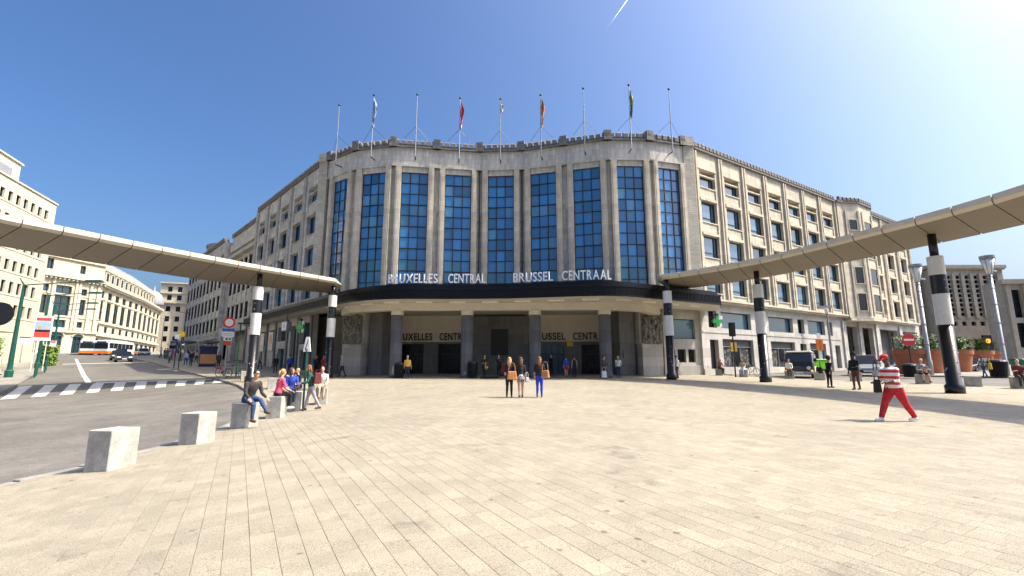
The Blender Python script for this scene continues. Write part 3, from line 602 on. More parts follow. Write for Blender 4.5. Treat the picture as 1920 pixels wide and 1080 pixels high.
# ---------------------------------------------------------------- lettering
def word(txt, x0, x1, yf, z, h, matn, parent, name='letter', thick=.05, n=None):
    gs = [(c, text_mesh(c, h/.69, thick, matn, name, .012*h)) for c in txt]; wd = [max(v.co.x for v in m.vertices)-min(v.co.x for v in m.vertices) for _, m in gs]; k_ = min(1, (x1-x0)/(sum(wd)*1.2))
    for _, m in gs:
        for v in m.vertices: v.co.x *= k_
    wd = [max(v.co.x for v in m.vertices)-min(v.co.x for v in m.vertices) for _, m in gs]
    gap = (x1-x0-sum(wd))/max(1, len(txt)-1); x = x0
    for (c, m), w_ in zip(gs, wd):
        mx = min(v.co.x for v in m.vertices)
        for v in m.vertices: v.co.x -= mx+w_/2
        xc = x+w_/2; y = yf(xc); a = math.atan((yf(xc+.3)-yf(xc-.3))/.6); put(m, name, parent, (xc, y, z), rot=(R(90), 0, a)); x += w_+gap
def edgeY(x):
    for a, b in zip(E, E[1:]):
        if a[0] <= x <= b[0]: return lerp(a, b, (x-a[0])/(b[0]-a[0]))[1]
    return 34
yl = lambda x: edgeY(x)+1.35
for t, a, b in (('BRUXELLES', -9.75, -5.85), ('CENTRAL', -5.0, -2.1), ('BRUSSEL', .1, 3.1), ('CENTRAAL', 3.8, 7.45)): word(t, a, b, yl, 8.06, .72, 'sign_white', MQ)
mb = MB()
for a, b in ((-9.9, -2.0), (0, 7.6)):
    for k in range(12):
        p, q = a+(b-a)*k/12, a+(b-a)*(k+1)/12
        mb.tube([(p, yl(p)+.06, 8.0), (q, yl(q)+.06, 8.0)], .025, 5); mb.tube([(p, yl(p)+.06, 7.84), (p, yl(p)+.06, 8.3)], .02, 5)
mb.build('letter_rail', 'frame', MQ)
ypw = lambda x: 44.9-(x+13.6)*.0638-.09
for t, a, b in (('BRUXELLES', -11.3, -7.6), ('CENTRAL', -6.9, -3.9), ('BRUSSEL', 1.8, 5.0), ('CENTRAAL', 5.7, 9.5)): word(t, a, b, ypw, 4.06, .66, 'black', ST, 'inner_letter', .03)
put(MB().box(-.28, .28, -.04, .04, 0, .42).mesh('yellow_panel', 'c_yellow'), 'yellow_panel', ST, (5.4, 43.62, 3.45), -.06)

# tall dark conduits with small cross arms beside the middle bay
for i in (4, 5):
    (x, y) = V[i]; mb = MB(); mb.tube([(0, 0, 8), (0, 0, 20.2)], .05, 6)
    for z in (11.2, 15.0): mb.tube([(-.3, 0, z-.3), (0, 0, z), (.3, 0, z-.3)], .03, 5)
    for z in (8.6, 20.0): mb.ball((0, 0, z), .12, .12, .2, 6, 5)
    mb.build('conduit', 'frame', ST, False, (x-.02, y-.02, 0))
# ---------------------------------------------------------------- other buildings
def facade(parent, fr, L, depth, z0, z1, wins, wall_m, glass_m, sill=False, mull=True, name='wall', wname='window', rec=.28):
    mb = MB(); pierce(mb, 0, L, z0, z1, wins, 0, .6); mb.box(0, L, .61, depth, z0, z1-.15); fbuild(mb, name, wall_m, fr, parent)
    cache = {}
    for u0, u1, a, b in wins:
        k = (round(u1-u0, 2), round(b-a, 2))
        if k not in cache:
            w_, h = k; f = MB()
            for q in ((0, .08, 0, h), (w_-.08, w_, 0, h), (.08, w_-.08, 0, .08), (.08, w_-.08, h-.08, h)): f.box(q[0], q[1], 0, .1, q[2], q[3])
            if mull and w_ > 1: f.box(w_/2-.04, w_/2+.04, .01, .09, .08, h-.08)
            if mull and h > 2.5: f.box(.08, w_-.08, .01, .09, h*.6, h*.6+.1)
            if sill: f.box(-.15, w_+.15, -.4, .0, -.14, -.02)
            cache[k] = (f.mesh('window', 'frame' if not sill else 'frame'), MB().box(.02, w_-.02, .1, .13, .02, h-.02).mesh('pane', glass_m))
        wm, pm_ = cache[k]; o = put(wm, wname, parent, fr.p(u0, -rec, a), fr.a); put(pm_, 'pane', o)
def span(p, q): return Fr(*p, atan2(q[1]-p[1], q[0]-p[0])), hypot(q[0]-p[0], q[1]-p[1])
# white office block on the left
OF = thing('office_building', 'cream modern office block with rows of small square windows beside the street', 'building', (-58, 45, 0)); OF.location = (0, 0, 0)
fr = Fr(-65.5+.355*44, 64-.935*44, atan2(.935, -.355)); wins = []
for z0, z1 in ((21.7, 22.95), (18.9, 20.2), (16.2, 17.3), (13.4, 14.75), (10.6, 12.1), (7.8, 9.3)):
    for k in range(27): wins.append((1.2+k*1.55, 2.05+k*1.55, z0, z1))
facade(OF, fr, 44, 16, 0, 24.4, wins, 'office_stone', 'glass_green', rec=.22, mull=False)
mb = MB()
for z in (21.5, 18.7, 16.0, 13.2, 10.4, 7.6): mb.box(.6, 43.4, -.06, .0, z-.07, z)
mb.box(-.1, 44.1, -.15, .5, 24.402, 24.62); fbuild(mb, 'cornice', 'office_stone', fr, OF)
mb = MB(); mb.box(0, 37, 1.0, 14, 24.5, 27.4); mb.box(0, 37.2, .8, 14, 27.402, 27.6); fbuild(mb, 'roof_storey', 'office_stone', fr, OF)
for k in range(9): fput(MB().box(0, 3.4, 0, .06, 0, 1.1).mesh('roof_louvre', 'zinc'), 'roof_louvre', fr, .4+k*3.95, -.95, 25.2, OF)
mb = MB(); mb.box(6, 36, -2.6, -.01, 5.6, 6.0); fbuild(mb, 'entrance_canopy', 'office_stone', fr, OF)
# ornate classical row
CB = thing('classical_building', 'ornate pale stone classical terrace with mansard roof and arched shopfronts across the street', 'building', (-106, 110, 0)); CB.location = (0, 0, 0)
P0, P1, P2_, P3_ = (-106.6, 100.5), (-103.4, 115.8), (-117, 146), (-133, 176)
def trims(fr, L, zs, n=.5, parent=CB, m='classic'):
    mb = MB()
    for z, h, o_ in zs: mb.box(-.1, L+.1, -o_, .0, z, z+h)
    k = 0
    while k*.9 < L: mb.box(k*.9, k*.9+.4, -zs[0][2]*.8, -.002, zs[0][0]-.45, zs[0][0]-.02); k += 1
    fbuild(mb, 'cornice', m, fr, parent)
fr, L = span(P0, P1)
wins = [(.8, 4.2, 7.0+3, 12.2), (5.6, 8.6, 10.4, 12.2), (.8, 4.2, 13.4, 17.6), (5.6, 8.9, 13.2, 17.8), (.8, 4.2, 18.4, 20.0), (5.6, 8.9, 18.3, 20.2), (11.0, 12.2, 13.6, 17.4), (11.0, 12.2, 18.4, 20.0), (11.0, 12.2, 10.6, 12.0), (3.0, 4.4, 23.6, 26.0), (10.0, 11.2, 23.6, 25.6), (5.0, 8.4, 4.4, 8.8), (10.6, 12.6, 4.4, 8.4), (.6, 3.6, 4.4, 8.6)]
facade(CB, fr, L, 14, 2, 26.6, wins, 'classic', 'glass_green', rec=.4)
trims(fr, L, [(21.9, .6, 1.1), (26.4, .4, .5), (9.3, .5, .5), (12.8, .25, .2), (17.95, .2, .15)])
for u0, u1 in ((5.0, 8.4), (10.6, 12.6), (.6, 3.6)):          # round arch heads over the shopfronts
    c, r = (u0+u1)/2, (u1-u0)/2; n = 12; mb = MB(); pts = [(c+r*cos(pi*i/n), r*sin(pi*i/n)) for i in range(n+1)]
    vs = [(x, -.05, 8.4+z*.6) for x, z in pts]+[(x, .1, 8.4+z*.6) for x, z in pts]; mb.add(vs, [tuple(range(n+1)), tuple(range(n+1, 2*n+2))[::-1]]+[(i, i+1, n+2+i, n+1+i) for i in range(n)])
    fbuild(mb, 'arch_window', 'glass_green', fr, CB)
    mb = MB(); mb.tube([(c+(r+.2)*cos(pi*i/n), -.1, 8.4+(r*.6+.2)*sin(pi*i/n)) for i in range(n+1)], .2, 6); fbuild(mb, 'arch', 'classic', fr, CB)
pm_ = MB().box(-.28, .28, -.35, 0, 9.9, 21.4).mesh('pilaster', 'classic')
for u in (.2, 4.9, 9.7, 10.4, 12.9, 14.6): fput(pm_, 'pilaster', fr, u, 0, 0, CB)
mb = MB(); mb.lathe([(9.4, 26.6), (9.0, 28.0), (7.6, 29.6), (5, 30.6), (.5, 31.0)], 24, sx=.9, sy=.75); put(mb.mesh('dome_roof', 'zinc', True), 'dome_roof', CB, (*fr.p(7.0, -7.2)[:2], 0), fr.a)
for (pa, pb, nc) in ((P1, P2_, 6), (P2_, P3_, 5)):
    fr, L = span(pa, pb); fr = Fr(fr.x+sin(fr.a)*-.8, fr.y+cos(fr.a)*.8, fr.a) ; sp = L/nc; wins = []
    for k in range(nc):
        c = sp*(k+.5); q_ = sp*.27; wins += [(c-q_, c+q_, 5.0, 8.4), (c-q_*.7, c+q_*.7, 10.1, 11.7), (c-q_, c+q_, 12.9, 18.0), (c-q_*.9, c+q_*.9, 18.8, 20.6)]
    facade(CB, fr, L, 12, 2, 22.0, wins, 'classic', 'glass_dark', rec=.12)
    trims(fr, L, [(21.9, .7, 1.2), (9.0, .6, .7), (12.2, .3, .4), (18.3, .2, .2)])
    hm = MB().lathe([(.45, 12.6), (.45, 13), (.38, 13.1), (.34, 20.6), (.5, 20.8), (.5, 21.3)], 10).mesh('half_column', 'classic')
    for k in range(nc+1): fput(hm, 'half_column', fr, max(.4, min(L-.4, k*sp)), -.15, 0, CB)
    mb = MB(); mb.xprism([(.6, 22.5), (1.1, 26.4), (2.6, 29.4), (8, 30), (8, 22.5)], 0, L); fbuild(mb, 'mansard_roof', 'zinc', fr, CB)
    dm = MB(); dm.box(-.9, .9, -.3, 1.6, 0, 1.9); dm.xprism([(-.45, 1.9), (1.6, 1.9), (1.6, 2.2), (-.45, 2.2)], -1.1, 1.1)
    for i in range(8): a = pi*i/8; b_ = pi*(i+1)/8; dm.add([(cos(a), -.3, 2.2+.6*sin(a)), (cos(b_), -.3, 2.2+.6*sin(b_)), (cos(b_), 1.6, 2.2+.6*sin(b_)), (cos(a), 1.6, 2.2+.6*sin(a)), (0, -.3, 2.2), (0, 1.6, 2.2)], [(0, 1, 2, 3), (0, 1, 4), (2, 3, 5)])
    dm = dm.mesh('dormer', 'classic'); gm = MB().box(-.5, .5, -.34, -.3, .3, 1.6).mesh('dormer_window', 'glass_dark')
    for k in range(int(nc*1.6)):
        o = fput(dm, 'dormer', fr, (k+.5)*L/int(nc*1.6), -.6, 23.0, CB); o.scale = (1.35, 1.2, 1.6); put(gm, 'dormer_window', o)
mb = MB(); mb.lathe([(4.2, 22.4), (4.4, 23.0), (4.2, 25.2), (3.2, 27.6), (1.6, 29.0), (.4, 29.6), (.3, 31.2), (.02, 32)], 20); o = put(mb.mesh('cupola', 'zinc', True), 'cupola', CB, (-131, 168, 6.5)); o.scale = (.75, .75, .75)
# tall house closing the street
FB = thing('corner_house', 'tall pale stepped apartment house closing the far end of the street', 'building', (-140, 190, 0)); FB.location = (0, 0, 0)
fr, L = span((-141, 184), (-124.5, 190)); wins = [(c-.8, c+.8, z, z+2.1) for z in (11, 15, 19, 23, 27.6, 31) for c in (3.2, 6.6)]
facade(FB, fr, L, 14, 2, 34.5, wins, 'classic', 'glass_dark', rec=.4); trims(fr, L, [(26.3, .6, 1.0), (30.2, .3, .5), (34.3, .5, .8)], parent=FB)
mb = MB(); mb.lathe([(4.6, 12.0), (5.0, 13.0), (4.9, 33.0), (5.3, 33.4), (5.3, 34), (3, 36)], 18, cx=L-3.4, cy=1.2); fbuild(mb, 'bay_tower', 'classic', fr, FB)
# library and neighbour on the right
LB = thing('library_building', 'tall tan stone block with five strips of tiny square windows behind the planters', 'building', (98, 100, 0)); LB.location = (0, 0, 0)
fr = Fr(91.6, 100, 0); wins = []
for k in range(7):
    c = 2.0+k*1.98; wins += [(c-.5, c+.5, 12.2+i*1.02, 12.95+i*1.02) for i in range(9)]+[(c-.5, c+.5, 10.1, 11.0), (c-.5, c+.5, 4.6, 5.6), (c-.5, c+.5, 6.2, 7.2)]
facade(LB, fr, 16, 6, 0, 22.6, wins, 'library', 'glass_dark', rec=.35, mull=False)
pm_ = MB().box(-.38, .38, -.25, 0, 11.8, 21.6).mesh('pilaster', 'library')
for k in range(8): fput(pm_, 'pilaster', fr, 1+k*1.98, 0, 0, LB)
fbuild(MB().box(-.2, 16.2, -.5, 0, 22.4, 22.7), 'moulding', 'library', fr, LB)
mb = MB(); mb.box(-.5, 16.5, -.6, 7, 22.702, 23.4); mb.box(-3.4, -.51, 2.2, 7, 0, 22.0); mb.box(-3.7, -.3, 1.8, 7, 22.002, 22.9); fbuild(mb, 'cornice', 'library', fr, LB)
fbuild(MB().tube([(-1.4, 2.0, 0), (-1.4, 2.0, 20)], .22, 8), 'drainpipe', 'cap_dark', fr, LB)
NB = thing('colonnade_building', 'low grey stone building with tall columned windows at the square edge', 'building', (100, 85, 0)); NB.location = (0, 0, 0)
fr = Fr(94.0, 88, -.1); wins = [(1.4+k*3.0, 3.2+k*3.0, 10.6, 16.0) for k in range(9)]+[(1.4+k*3.0, 3.2+k*3.0, 5.0, 9.6) for k in range(9)]
facade(NB, fr, 30, 4, 0, 17.6, wins, 'library', 'glass_dark', rec=.5); fbuild(MB().box(-.5, 30.5, -.9, .3, 17.0, 17.9), 'cornice', 'library', fr, NB)
pm_ = MB().box(-.4, .4, -.5, 0, 3, 16.9).mesh('pilaster', 'library')
for k in range(10): fput(pm_, 'pilaster', fr, .75+k*3.0, 0, 0, NB)
# ---------------------------------------------------------------- ring canopies
def catmull(p, n):
    out = []; q = [p[0]]+p+[p[-1]]
    for i in range(1, len(q)-2):
        for k in range(n):
            t = k/n; a, b, c, d_ = q[i-1], q[i], q[i+1], q[i+2]
            out.append(tuple(.5*((2*b[j])+(c[j]-a[j])*t+(2*a[j]-5*b[j]+4*c[j]-d_[j])*t*t+(3*b[j]-a[j]-3*c[j]+d_[j])*t**3) for j in (0, 1)))
    return out+[p[-1]]
def resample(p, n):
    c = catmull(p, 12); L = [0]
    for a, b in zip(c, c[1:]): L.append(L[-1]+hypot(b[0]-a[0], b[1]-a[1]))
    out = []
    for i in range(n+1):
        t = L[-1]*i/n; j = max(k for k in range(len(L)) if L[k] <= t+1e-9); j = min(j, len(c)-2); out.append(lerp(c[j], c[j+1], (t-L[j])/max(1e-9, L[j+1]-L[j])))
    return out
def ribbon(label, near, far, n, posts, z=7.9):
    T = thing('ring_canopy', label, 'canopy', (posts[0][0], posts[0][1], gz(*posts[0][:2])), group=None); ox, oy, oz = T.location
    A, B = resample(near, n), resample(far, n); W = lambda x, y, q: (x-ox, y-oy, q-oz)
    g = .018
    for i in range(n):
        a0, a1, b0, b1 = lerp(A[i], A[i+1], g), lerp(A[i], A[i+1], 1-g), lerp(B[i], B[i+1], g), lerp(B[i], B[i+1], 1-g)
        c0, c1 = lerp(a0, b0, .04), lerp(a1, b1, .04)
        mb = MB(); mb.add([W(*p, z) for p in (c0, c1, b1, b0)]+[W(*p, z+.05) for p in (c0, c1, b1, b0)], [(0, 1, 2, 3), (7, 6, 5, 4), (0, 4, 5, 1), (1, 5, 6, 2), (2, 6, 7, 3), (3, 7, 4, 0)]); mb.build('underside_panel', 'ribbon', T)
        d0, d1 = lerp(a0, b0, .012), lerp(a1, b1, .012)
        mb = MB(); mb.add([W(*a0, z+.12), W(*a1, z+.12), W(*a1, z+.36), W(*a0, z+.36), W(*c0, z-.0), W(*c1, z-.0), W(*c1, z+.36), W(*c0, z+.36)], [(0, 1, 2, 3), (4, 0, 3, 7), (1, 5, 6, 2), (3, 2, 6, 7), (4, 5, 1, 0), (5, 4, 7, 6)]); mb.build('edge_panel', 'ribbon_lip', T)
    mb = MB(); m = len(A); C0 = [lerp(a, b, .03) for a, b in zip(A, B)]; C1 = [lerp(a, b, .985) for a, b in zip(A, B)]
    for i in range(n): mb.add([W(*p, q) for q in (z+.055, z+.34) for p in (C0[i], C0[i+1], C1[i+1], C1[i])], [(0, 1, 2, 3), (4, 5, 6, 7), (0, 1, 5, 4), (2, 3, 7, 6), (1, 2, 6, 5), (3, 0, 4, 7)])
    mb.build('roof_deck', 'zinc', T)
    for nm, e in (('end_cap', 0),):
        a, b = A[e], B[e]; nx = lerp(A[0], A[1], -.55); nb = lerp(B[0], B[1], -.2)
        mb = MB(); mb.add([W(*a, z+.10), W(*b, z), W(*a, z+.36), W(*b, z+.34), W(*lerp(nx, nb, .45), z+.30)], [(0, 1, 4), (0, 4, 2), (1, 3, 4), (2, 4, 3), (0, 2, 3, 1)]); mb.build('end_cap', 'ribbon_lip', T)
    for (x, y, s) in posts:
        b = gz(x, y); r = .315; q = lambda *zz: [(k, h+b-oz) for k, h in zz]
        p = MB().lathe(q((.36, 0), (.36, .35), (.285, .40), (.285, 3.1)), 24).build('post', 'post_black', T, True, (x-ox, y-oy, 0))
        for z0, z1, m_ in ((3.1, 4.55, 'post_white'), (4.55, 5.45, 'post_black'), (5.45, 6.35, 'post_white')):
            put(MB().lathe([(r, z0+b-oz), (r, z1+b-oz)], 24).mesh('sleeve', m_, False), 'sleeve', p)
        put(MB().lathe([(.17, 6.35+b-oz), (.17, z-oz+.02)], 16).mesh('neck', 'post_black', True), 'neck', p)
        st = MB(); rr = random.Random(int(x*10))
        for _ in range(8):
            a = rr.uniform(pi, 2*pi); h = rr.uniform(.5, 2.4)+b-oz; st.ball((.29*cos(a), .29*sin(a), h), .024, .024, .03, 6, 4)
        put(st.mesh('sticker', 'white'), 'sticker', p)
        bl = MB()
        for h in (4.8, 5.2): bl.ball((0, -.315, h+b-oz), .03, .03, .03, 6, 4)
        put(bl.mesh('bolt', 'steel'), 'bolt', p)
ribbon('curved beige canopy on striped posts between the planters and the station', [(10.9, 33.4), (12.8, 31.4), (15.2, 28.0), (16.4, 25.0), (17.6, 21.2), (18.35, 18.8), (18.8, 16.2), (18.9, 12), (18.3, 7.5)], [(13.0, 38.0), (15.0, 36.9), (17.9, 33), (19.4, 29.9), (20.8, 26.5), (21.9, 23.5), (22.9, 19.9), (23.4, 15), (22.9, 8.6)], 20, [(20.15, 21.6, 1), (16.35, 30.5, 1), (11.35, 33.6, 1)])
ribbon('curved beige canopy on striped posts over the street corner', [(-13.5, 34.9), (-16.4, 30.7), (-18.2, 27.7), (-19.7, 25), (-21.3, 21.8), (-22.4, 19.6), (-23.7, 15.6), (-24.2, 12)], [(-15.4, 40.2), (-17, 39.2), (-20.0, 36.8), (-22.4, 34), (-24.3, 31), (-26.3, 26), (-27.1, 23.2), (-28.2, 18), (-28.8, 13)], 18, [(-17.3, 31.3, 1), (-14.1, 36.2, 1)])
# ---------------------------------------------------------------- flagpoles
flags = {1: ('c_lblue', 'limp blue and white flag'), 3: ('c_red', 'limp red flag'), 4: ('c_white', 'short white and red flag furled at its tip'), 5: ('c_orangebag', 'limp orange flag'), 7: ('leaf_light', 'limp green and yellow flag')}
for i in range(9):
    (x0, y0), (x1, y1) = V[i], V[i+1]; a = atan2(y1-y0, x1-x0); cx, cy = (x0+x1)/2+sin(a)*.75, (y0+y1)/2-cos(a)*.75
    lb = ('flagpole with %s above the tall window bay' % flags[i][1]) if i in flags else {0: 'bare flagpole over the end window bay beside the street wing', 2: 'bare flagpole between the blue flag and the red flag', 6: 'bare flagpole between the orange flag and the green flag', 8: 'bare flagpole over the end window bay beside the shop wing'}[i]
    t = thing('flagpole', lb, 'flagpole', (cx, cy, 20.75), a, 'flagpoles along the station parapet')
    MB().tube([(0, 0, 0), (0, 0, 2.2), (0, 0, 6.1)], [.055, .048, .032], 8).build('pole', 'grey_metal', t); MB().ball((0, 0, 6.2), .11, .11, .13).build('finial', 'frame', t)
    MB().tube([(0, 0, 0), (0, .75, 0)], .05, 6).tube([(0, 0, 1.25), (0, .7, 1.25)], .04, 6).build('bracket', 'frame', t)
    MB().tube([(0, 0, 3.0), (-1.1, .45, 1.9)], .014, 4).tube([(0, 0, 3.0), (1.1, .45, 1.9)], .014, 4).build('stay_wire', 'frame', t)
    if i in flags:
        m_ = flags[i][0]; ln = 2.7 if i != 4 else .9; mb = MB(); n = 12; cols_ = 5
        rr = random.Random(i)
        vs = [(.05+.3*j/cols_*(.3+.7*sin(pi*min(1, k/n+.15)))+.05*sin(k*.9+j), -.10*sin(j*1.9+k*.45+i), 5.85-ln*k/n-.05*j) for k in range(n+1) for j in range(cols_+1)]
        mb.add(vs, [(k*(cols_+1)+j, k*(cols_+1)+j+1, (k+1)*(cols_+1)+j+1, (k+1)*(cols_+1)+j) for k in range(n) for j in range(cols_)])
        mb.build('flag', m_, t, True)
        if i in (1, 3, 4): MB().add([(v[0]+.02, v[1]-.02, v[2]) for v in vs[-18:]], [(k*6+j, k*6+j+1, (k+1)*6+j+1, (k+1)*6+j) for k in range(2) for j in range(5)]).build('flag_stripe', 'c_white' if i != 4 else 'c_red', t, True)
c1, c2 = Vector((681, 3000, 2393)), Vector((860, 3000, 2660))
tag(MB().tube([c1, c1.lerp(c2, .3), c2], [.6, 2.0, 3.0], 8).build('contrail', 'contrail', None, True), 'thin white aircraft trail high in the blue sky', 'contrail')
# ---------------------------------------------------------------- street furniture
def cblock(x, y, label, rz=-.12, w=.46, d=.55, h=.68, group='concrete seat blocks edging the plaza'):
    mb = MB().box(-w/2, w/2, -d/2, d/2, -.05, h)
    return tag(mb.build('concrete_block', 'concrete', None, False, gl(x, y), rz, bevel=.012), label, 'block', group)
cblock(-7.1, 8.62, 'empty pale concrete block at the kerb, first in the row by the asphalt'); cblock(-7.24, 11.1, 'empty concrete block at the kerb next to the seated man in the dark hoodie')
cblock(-7.55, 13.55, 'concrete block under the seated man in the dark hoodie'); cblock(-7.75, 15.75, 'concrete block under the seated woman in the pink top', .1)
cblock(-8.25, 17.95, 'wide concrete slab bench under the girl in the blue jacket', .1, .8, .55, .7)
cblock(-13.6, 27.0, 'pale concrete block before the striped post by the street corner', .5, .55, .55, .6); cblock(-12.2, 25.6, 'pale concrete block beside the seated group at the corner', .5, .55, .55, .6)
cblock(-18.6, 33.0, 'dark grey concrete block near the parked bicycles', .6, .6, .5, .62)
RB = [(17.85, 40.6, 'concrete block under the woman sitting by the shop door'), (18.5, 37.7, 'concrete block under the woman in the pale top by the bicycle'), (20.5, 34.9, 'concrete block under the person sitting before the van'),
      (21.4, 32.9, 'concrete block with a bag on top beside the girl in black'), (22.9, 31.5, 'empty concrete block behind the man in brown trousers'), (24.9, 28.7, 'concrete block under the man in the checked shirt'), (25.6, 26.3, 'empty concrete block beside the thick striped post')]
for x, y, l in RB: cblock(x, y, l, -.5, .62, .5, .56)
def planter(x, y, k, label):
    t = thing('planter', label, 'planter', gl(x, y), k, 'terracotta planters on the traffic island')
    MB().lathe([(.95, 0), (1.0, .08), (1.22, 1.75), (1.34, 1.78), (1.36, 2.2), (1.24, 2.2), (1.2, 2.0), (.1, 1.98)], 32).build('pot', 'terracotta', t, False)
    rr = random.Random(int(x*7)); g = MB(); leafs = MB()
    for _ in range(420):
        a, r_ = rr.uniform(0, 2*pi), sqrt(rr.random())*1.2; h = rr.uniform(.1, .32); d_ = rr.uniform(0, 2*pi); bx, by = r_*cos(a), r_*sin(a); q = rr.uniform(.04, .09)
        g.add([(bx-q*cos(d_), by-q*sin(d_), 2.0), (bx+q*cos(d_), by+q*sin(d_), 2.0), (bx+rr.uniform(-.1, .1), by+rr.uniform(-.1, .1), 2.1+h)], [(0, 1, 2)])
    gg = g.build('ground_cover', 'leaf_light', t); gg['kind'] = 'stuff'
    cx, cy = -.25, .0
    for _ in range(900):
        v = Vector((rr.gauss(0, 1), rr.gauss(0, 1), rr.gauss(0, 1))).normalized()*(rr.random()**.45); L_ = 1+.22*sin(5*v.x+x)+.2*sin(6*v.z+y)
        p = Vector((cx+v.x*.85*L_, cy+v.y*.85*L_, 2.95+v.z*.78*L_)); s = rr.uniform(.07, .14); u = Vector((rr.gauss(0, 1), rr.gauss(0, 1), rr.gauss(0, 1))).normalized(); w_ = u.orthogonal().normalized()
        leafs.add([p-u*s, p+w_*s*.45, p+u*s, p-w_*s*.45], [(0, 1, 2, 3)])
    lf = leafs.build('shrub_foliage', 'leaf', t); tr = MB()
    for _ in range(6): a = rr.uniform(0, 6.3); tr.tube([(cx, cy, 1.95), (cx+.3*cos(a), cy+.3*sin(a), 2.5), (cx+.6*cos(a), cy+.6*sin(a), 3.0)], [.04, .03, .012], 5)
    tr.build('stem', 'bark', t)
planter(36.4, 42.9, 0, 'terracotta planter with shrub beside the no entry sign'); planter(41.0, 46.2, 1.2, 'terracotta planter with shrub directly behind the thick striped post')
planter(47.0, 49.6, 2.0, 'terracotta planter with shrub beyond the striped post, third in the line'); planter(54.3, 54.6, 3.1, 'terracotta planter behind the woman with the yellow bag'); planter(63.5, 62.5, 4, 'last terracotta planter of the line, behind the tall steel lamp')
def steel_lamp(x, y, label, h=9.4):
    t = thing('street_lamp', label, 'street lamp', gl(x, y), .4)
    MB().lathe([(.22, 0), (.22, 1.2), (.17, 1.3), (.14, h)], 16).build('pole', 'steel', t, True)
    rg = MB().lathe([(.13, 0), (.19, 0), (.19, .09), (.13, .09)], 16).mesh('ring', 'grey_metal')
    for z in (2.6, 4.4, 6.0, 7.4, h-.3): put(rg, 'ring', t, (0, 0, z))
    lc = MB()
    for k in range(6): a = pi*k/3; lc.tube([(.17*cos(a), .17*sin(a), h), (.5*cos(a), .5*sin(a), h+1.35)], .025, 5)
    lc.build('lantern_frame', 'grey_metal', t)
    MB().lathe([(.17, h), (.46, h+1.3), (.40, h+1.3), (.12, h+.05)], 16).build('lantern_glass', 'white', t, True)
    MB().lathe([(.48, h+1.35), (.52, h+1.42), (.52, h+1.62), (.25, h+1.66)], 20).build('lantern_cap', 'grey_metal', t, False); MB().box(.4, 1.2, -.06, .06, h+.3, h+.42).build('side_arm', 'grey_metal', t)
steel_lamp(41.6, 39.7, 'tall steel lamp with basket lantern next to the black bin', 8.7); steel_lamp(36.9, 41.6, 'tall steel lamp with basket lantern behind the no entry sign', 8.3)
t = thing('street_lamp', 'slim grey lamp post with flat head before the shops', 'street lamp', gl(34.4, 50.5)); MB().tube([(0, 0, 0), (0, 0, 6.2)], [.12, .09], 10).build('pole', 'grey_metal', t); MB().lathe([(.16, 6.2), (.22, 6.5), (.2, 6.7)], 10).build('lamp', 'white', t); MB().box(-.9, .5, -.18, .18, 6.85, 7.05).build('lamp_head', 'grey_metal', t)
def disc(mb, r, z, y, n=28, th=.03): 
    mb.add([(r*cos(2*pi*i/n), y, z+r*sin(2*pi*i/n)) for i in range(n)]+[(r*cos(2*pi*i/n), y+th, z+r*sin(2*pi*i/n)) for i in range(n)], [tuple(range(n)), tuple(range(n, 2*n))[::-1]]+[(i, (i+1) % n, n+(i+1) % n, n+i) for i in range(n)]); return mb
t = thing('no_entry_sign', 'round red no entry sign on a black post at the planters', 'road sign', gl(33.6, 39.6), -.1)
MB().tube([(0, 0, 0), (0, 0, 3.4)], .06, 8).build('post', 'frame', t); disc(MB(), .52, 3.0, -.1).build('disc', 'red_sign', t); MB().box(-.4, .4, -.112, -.1, 2.92, 3.08).build('bar', 'white', t)
t = thing('road_sign', 'red ringed round sign above blue and white plates by the bicycles', 'road sign', gl(-22.3, 36.6), .45)
MB().tube([(0, 0, 0), (0, 0, 4.6)], .06, 8).build('post', 'grey_metal', t); disc(MB(), .42, 4.25, -.1).build('ring', 'red_sign', t); disc(MB(), .29, 4.25, -.115, th=.01).build('disc', 'white', t)
for nm, z0, z1, w_, m_ in (('blue_plate', 3.55, 3.78, .42, 'blue_sign'), ('white_plate', 3.12, 3.53, .42, 'white'), ('small_plate', 2.82, 3.1, .28, 'white'), ('red_plate', 2.48, 2.8, .26, 'poster_red')): MB().box(-w_, w_, -.12, -.09, z0, z1).build(nm, m_, t)
MB().box(-.14, .02, -.128, -.121, 2.88, 3.04).box(.08, .22, -.128, -.121, 2.88, 3.04).build('plate_marks', 'green_paint', t); MB().box(-.36, .36, -.128, -.121, 3.36, 3.40).box(-.3, .3, -.128, -.121, 3.24, 3.28).build('plate_lines', 'c_grey', t)
t = thing('street_lamp', 'dark slim lamp post with flat head beside the ringed sign', 'street lamp', gl(-22.9, 39.2)); MB().tube([(0, 0, 0), (0, 0, 4.3)], .06, 8).build('pole', 'green_paint', t); MB().box(-.2, 1.0, -.12, .12, 4.28, 4.42).build('lamp_head', 'frame', t)
t = thing('post_sign', 'white tapered panel on a slim green post among the seated group', 'sign', gl(-7.7, 17.6)); MB().tube([(0, 0, 0), (0, 0, 2.25)], .04, 8).build('post', 'green_paint', t); MB().taper(-.14, .14, -.03, .03, 2.15, 2.7, .45).build('panel', 'white', t); MB().add([(-.07, -.04, 2.22), (-.04, -.04, 2.21), (.055, -.04, 2.6), (.03, -.04, 2.61)], [(0, 1, 2, 3)]).build('panel_mark', 'frame', t)
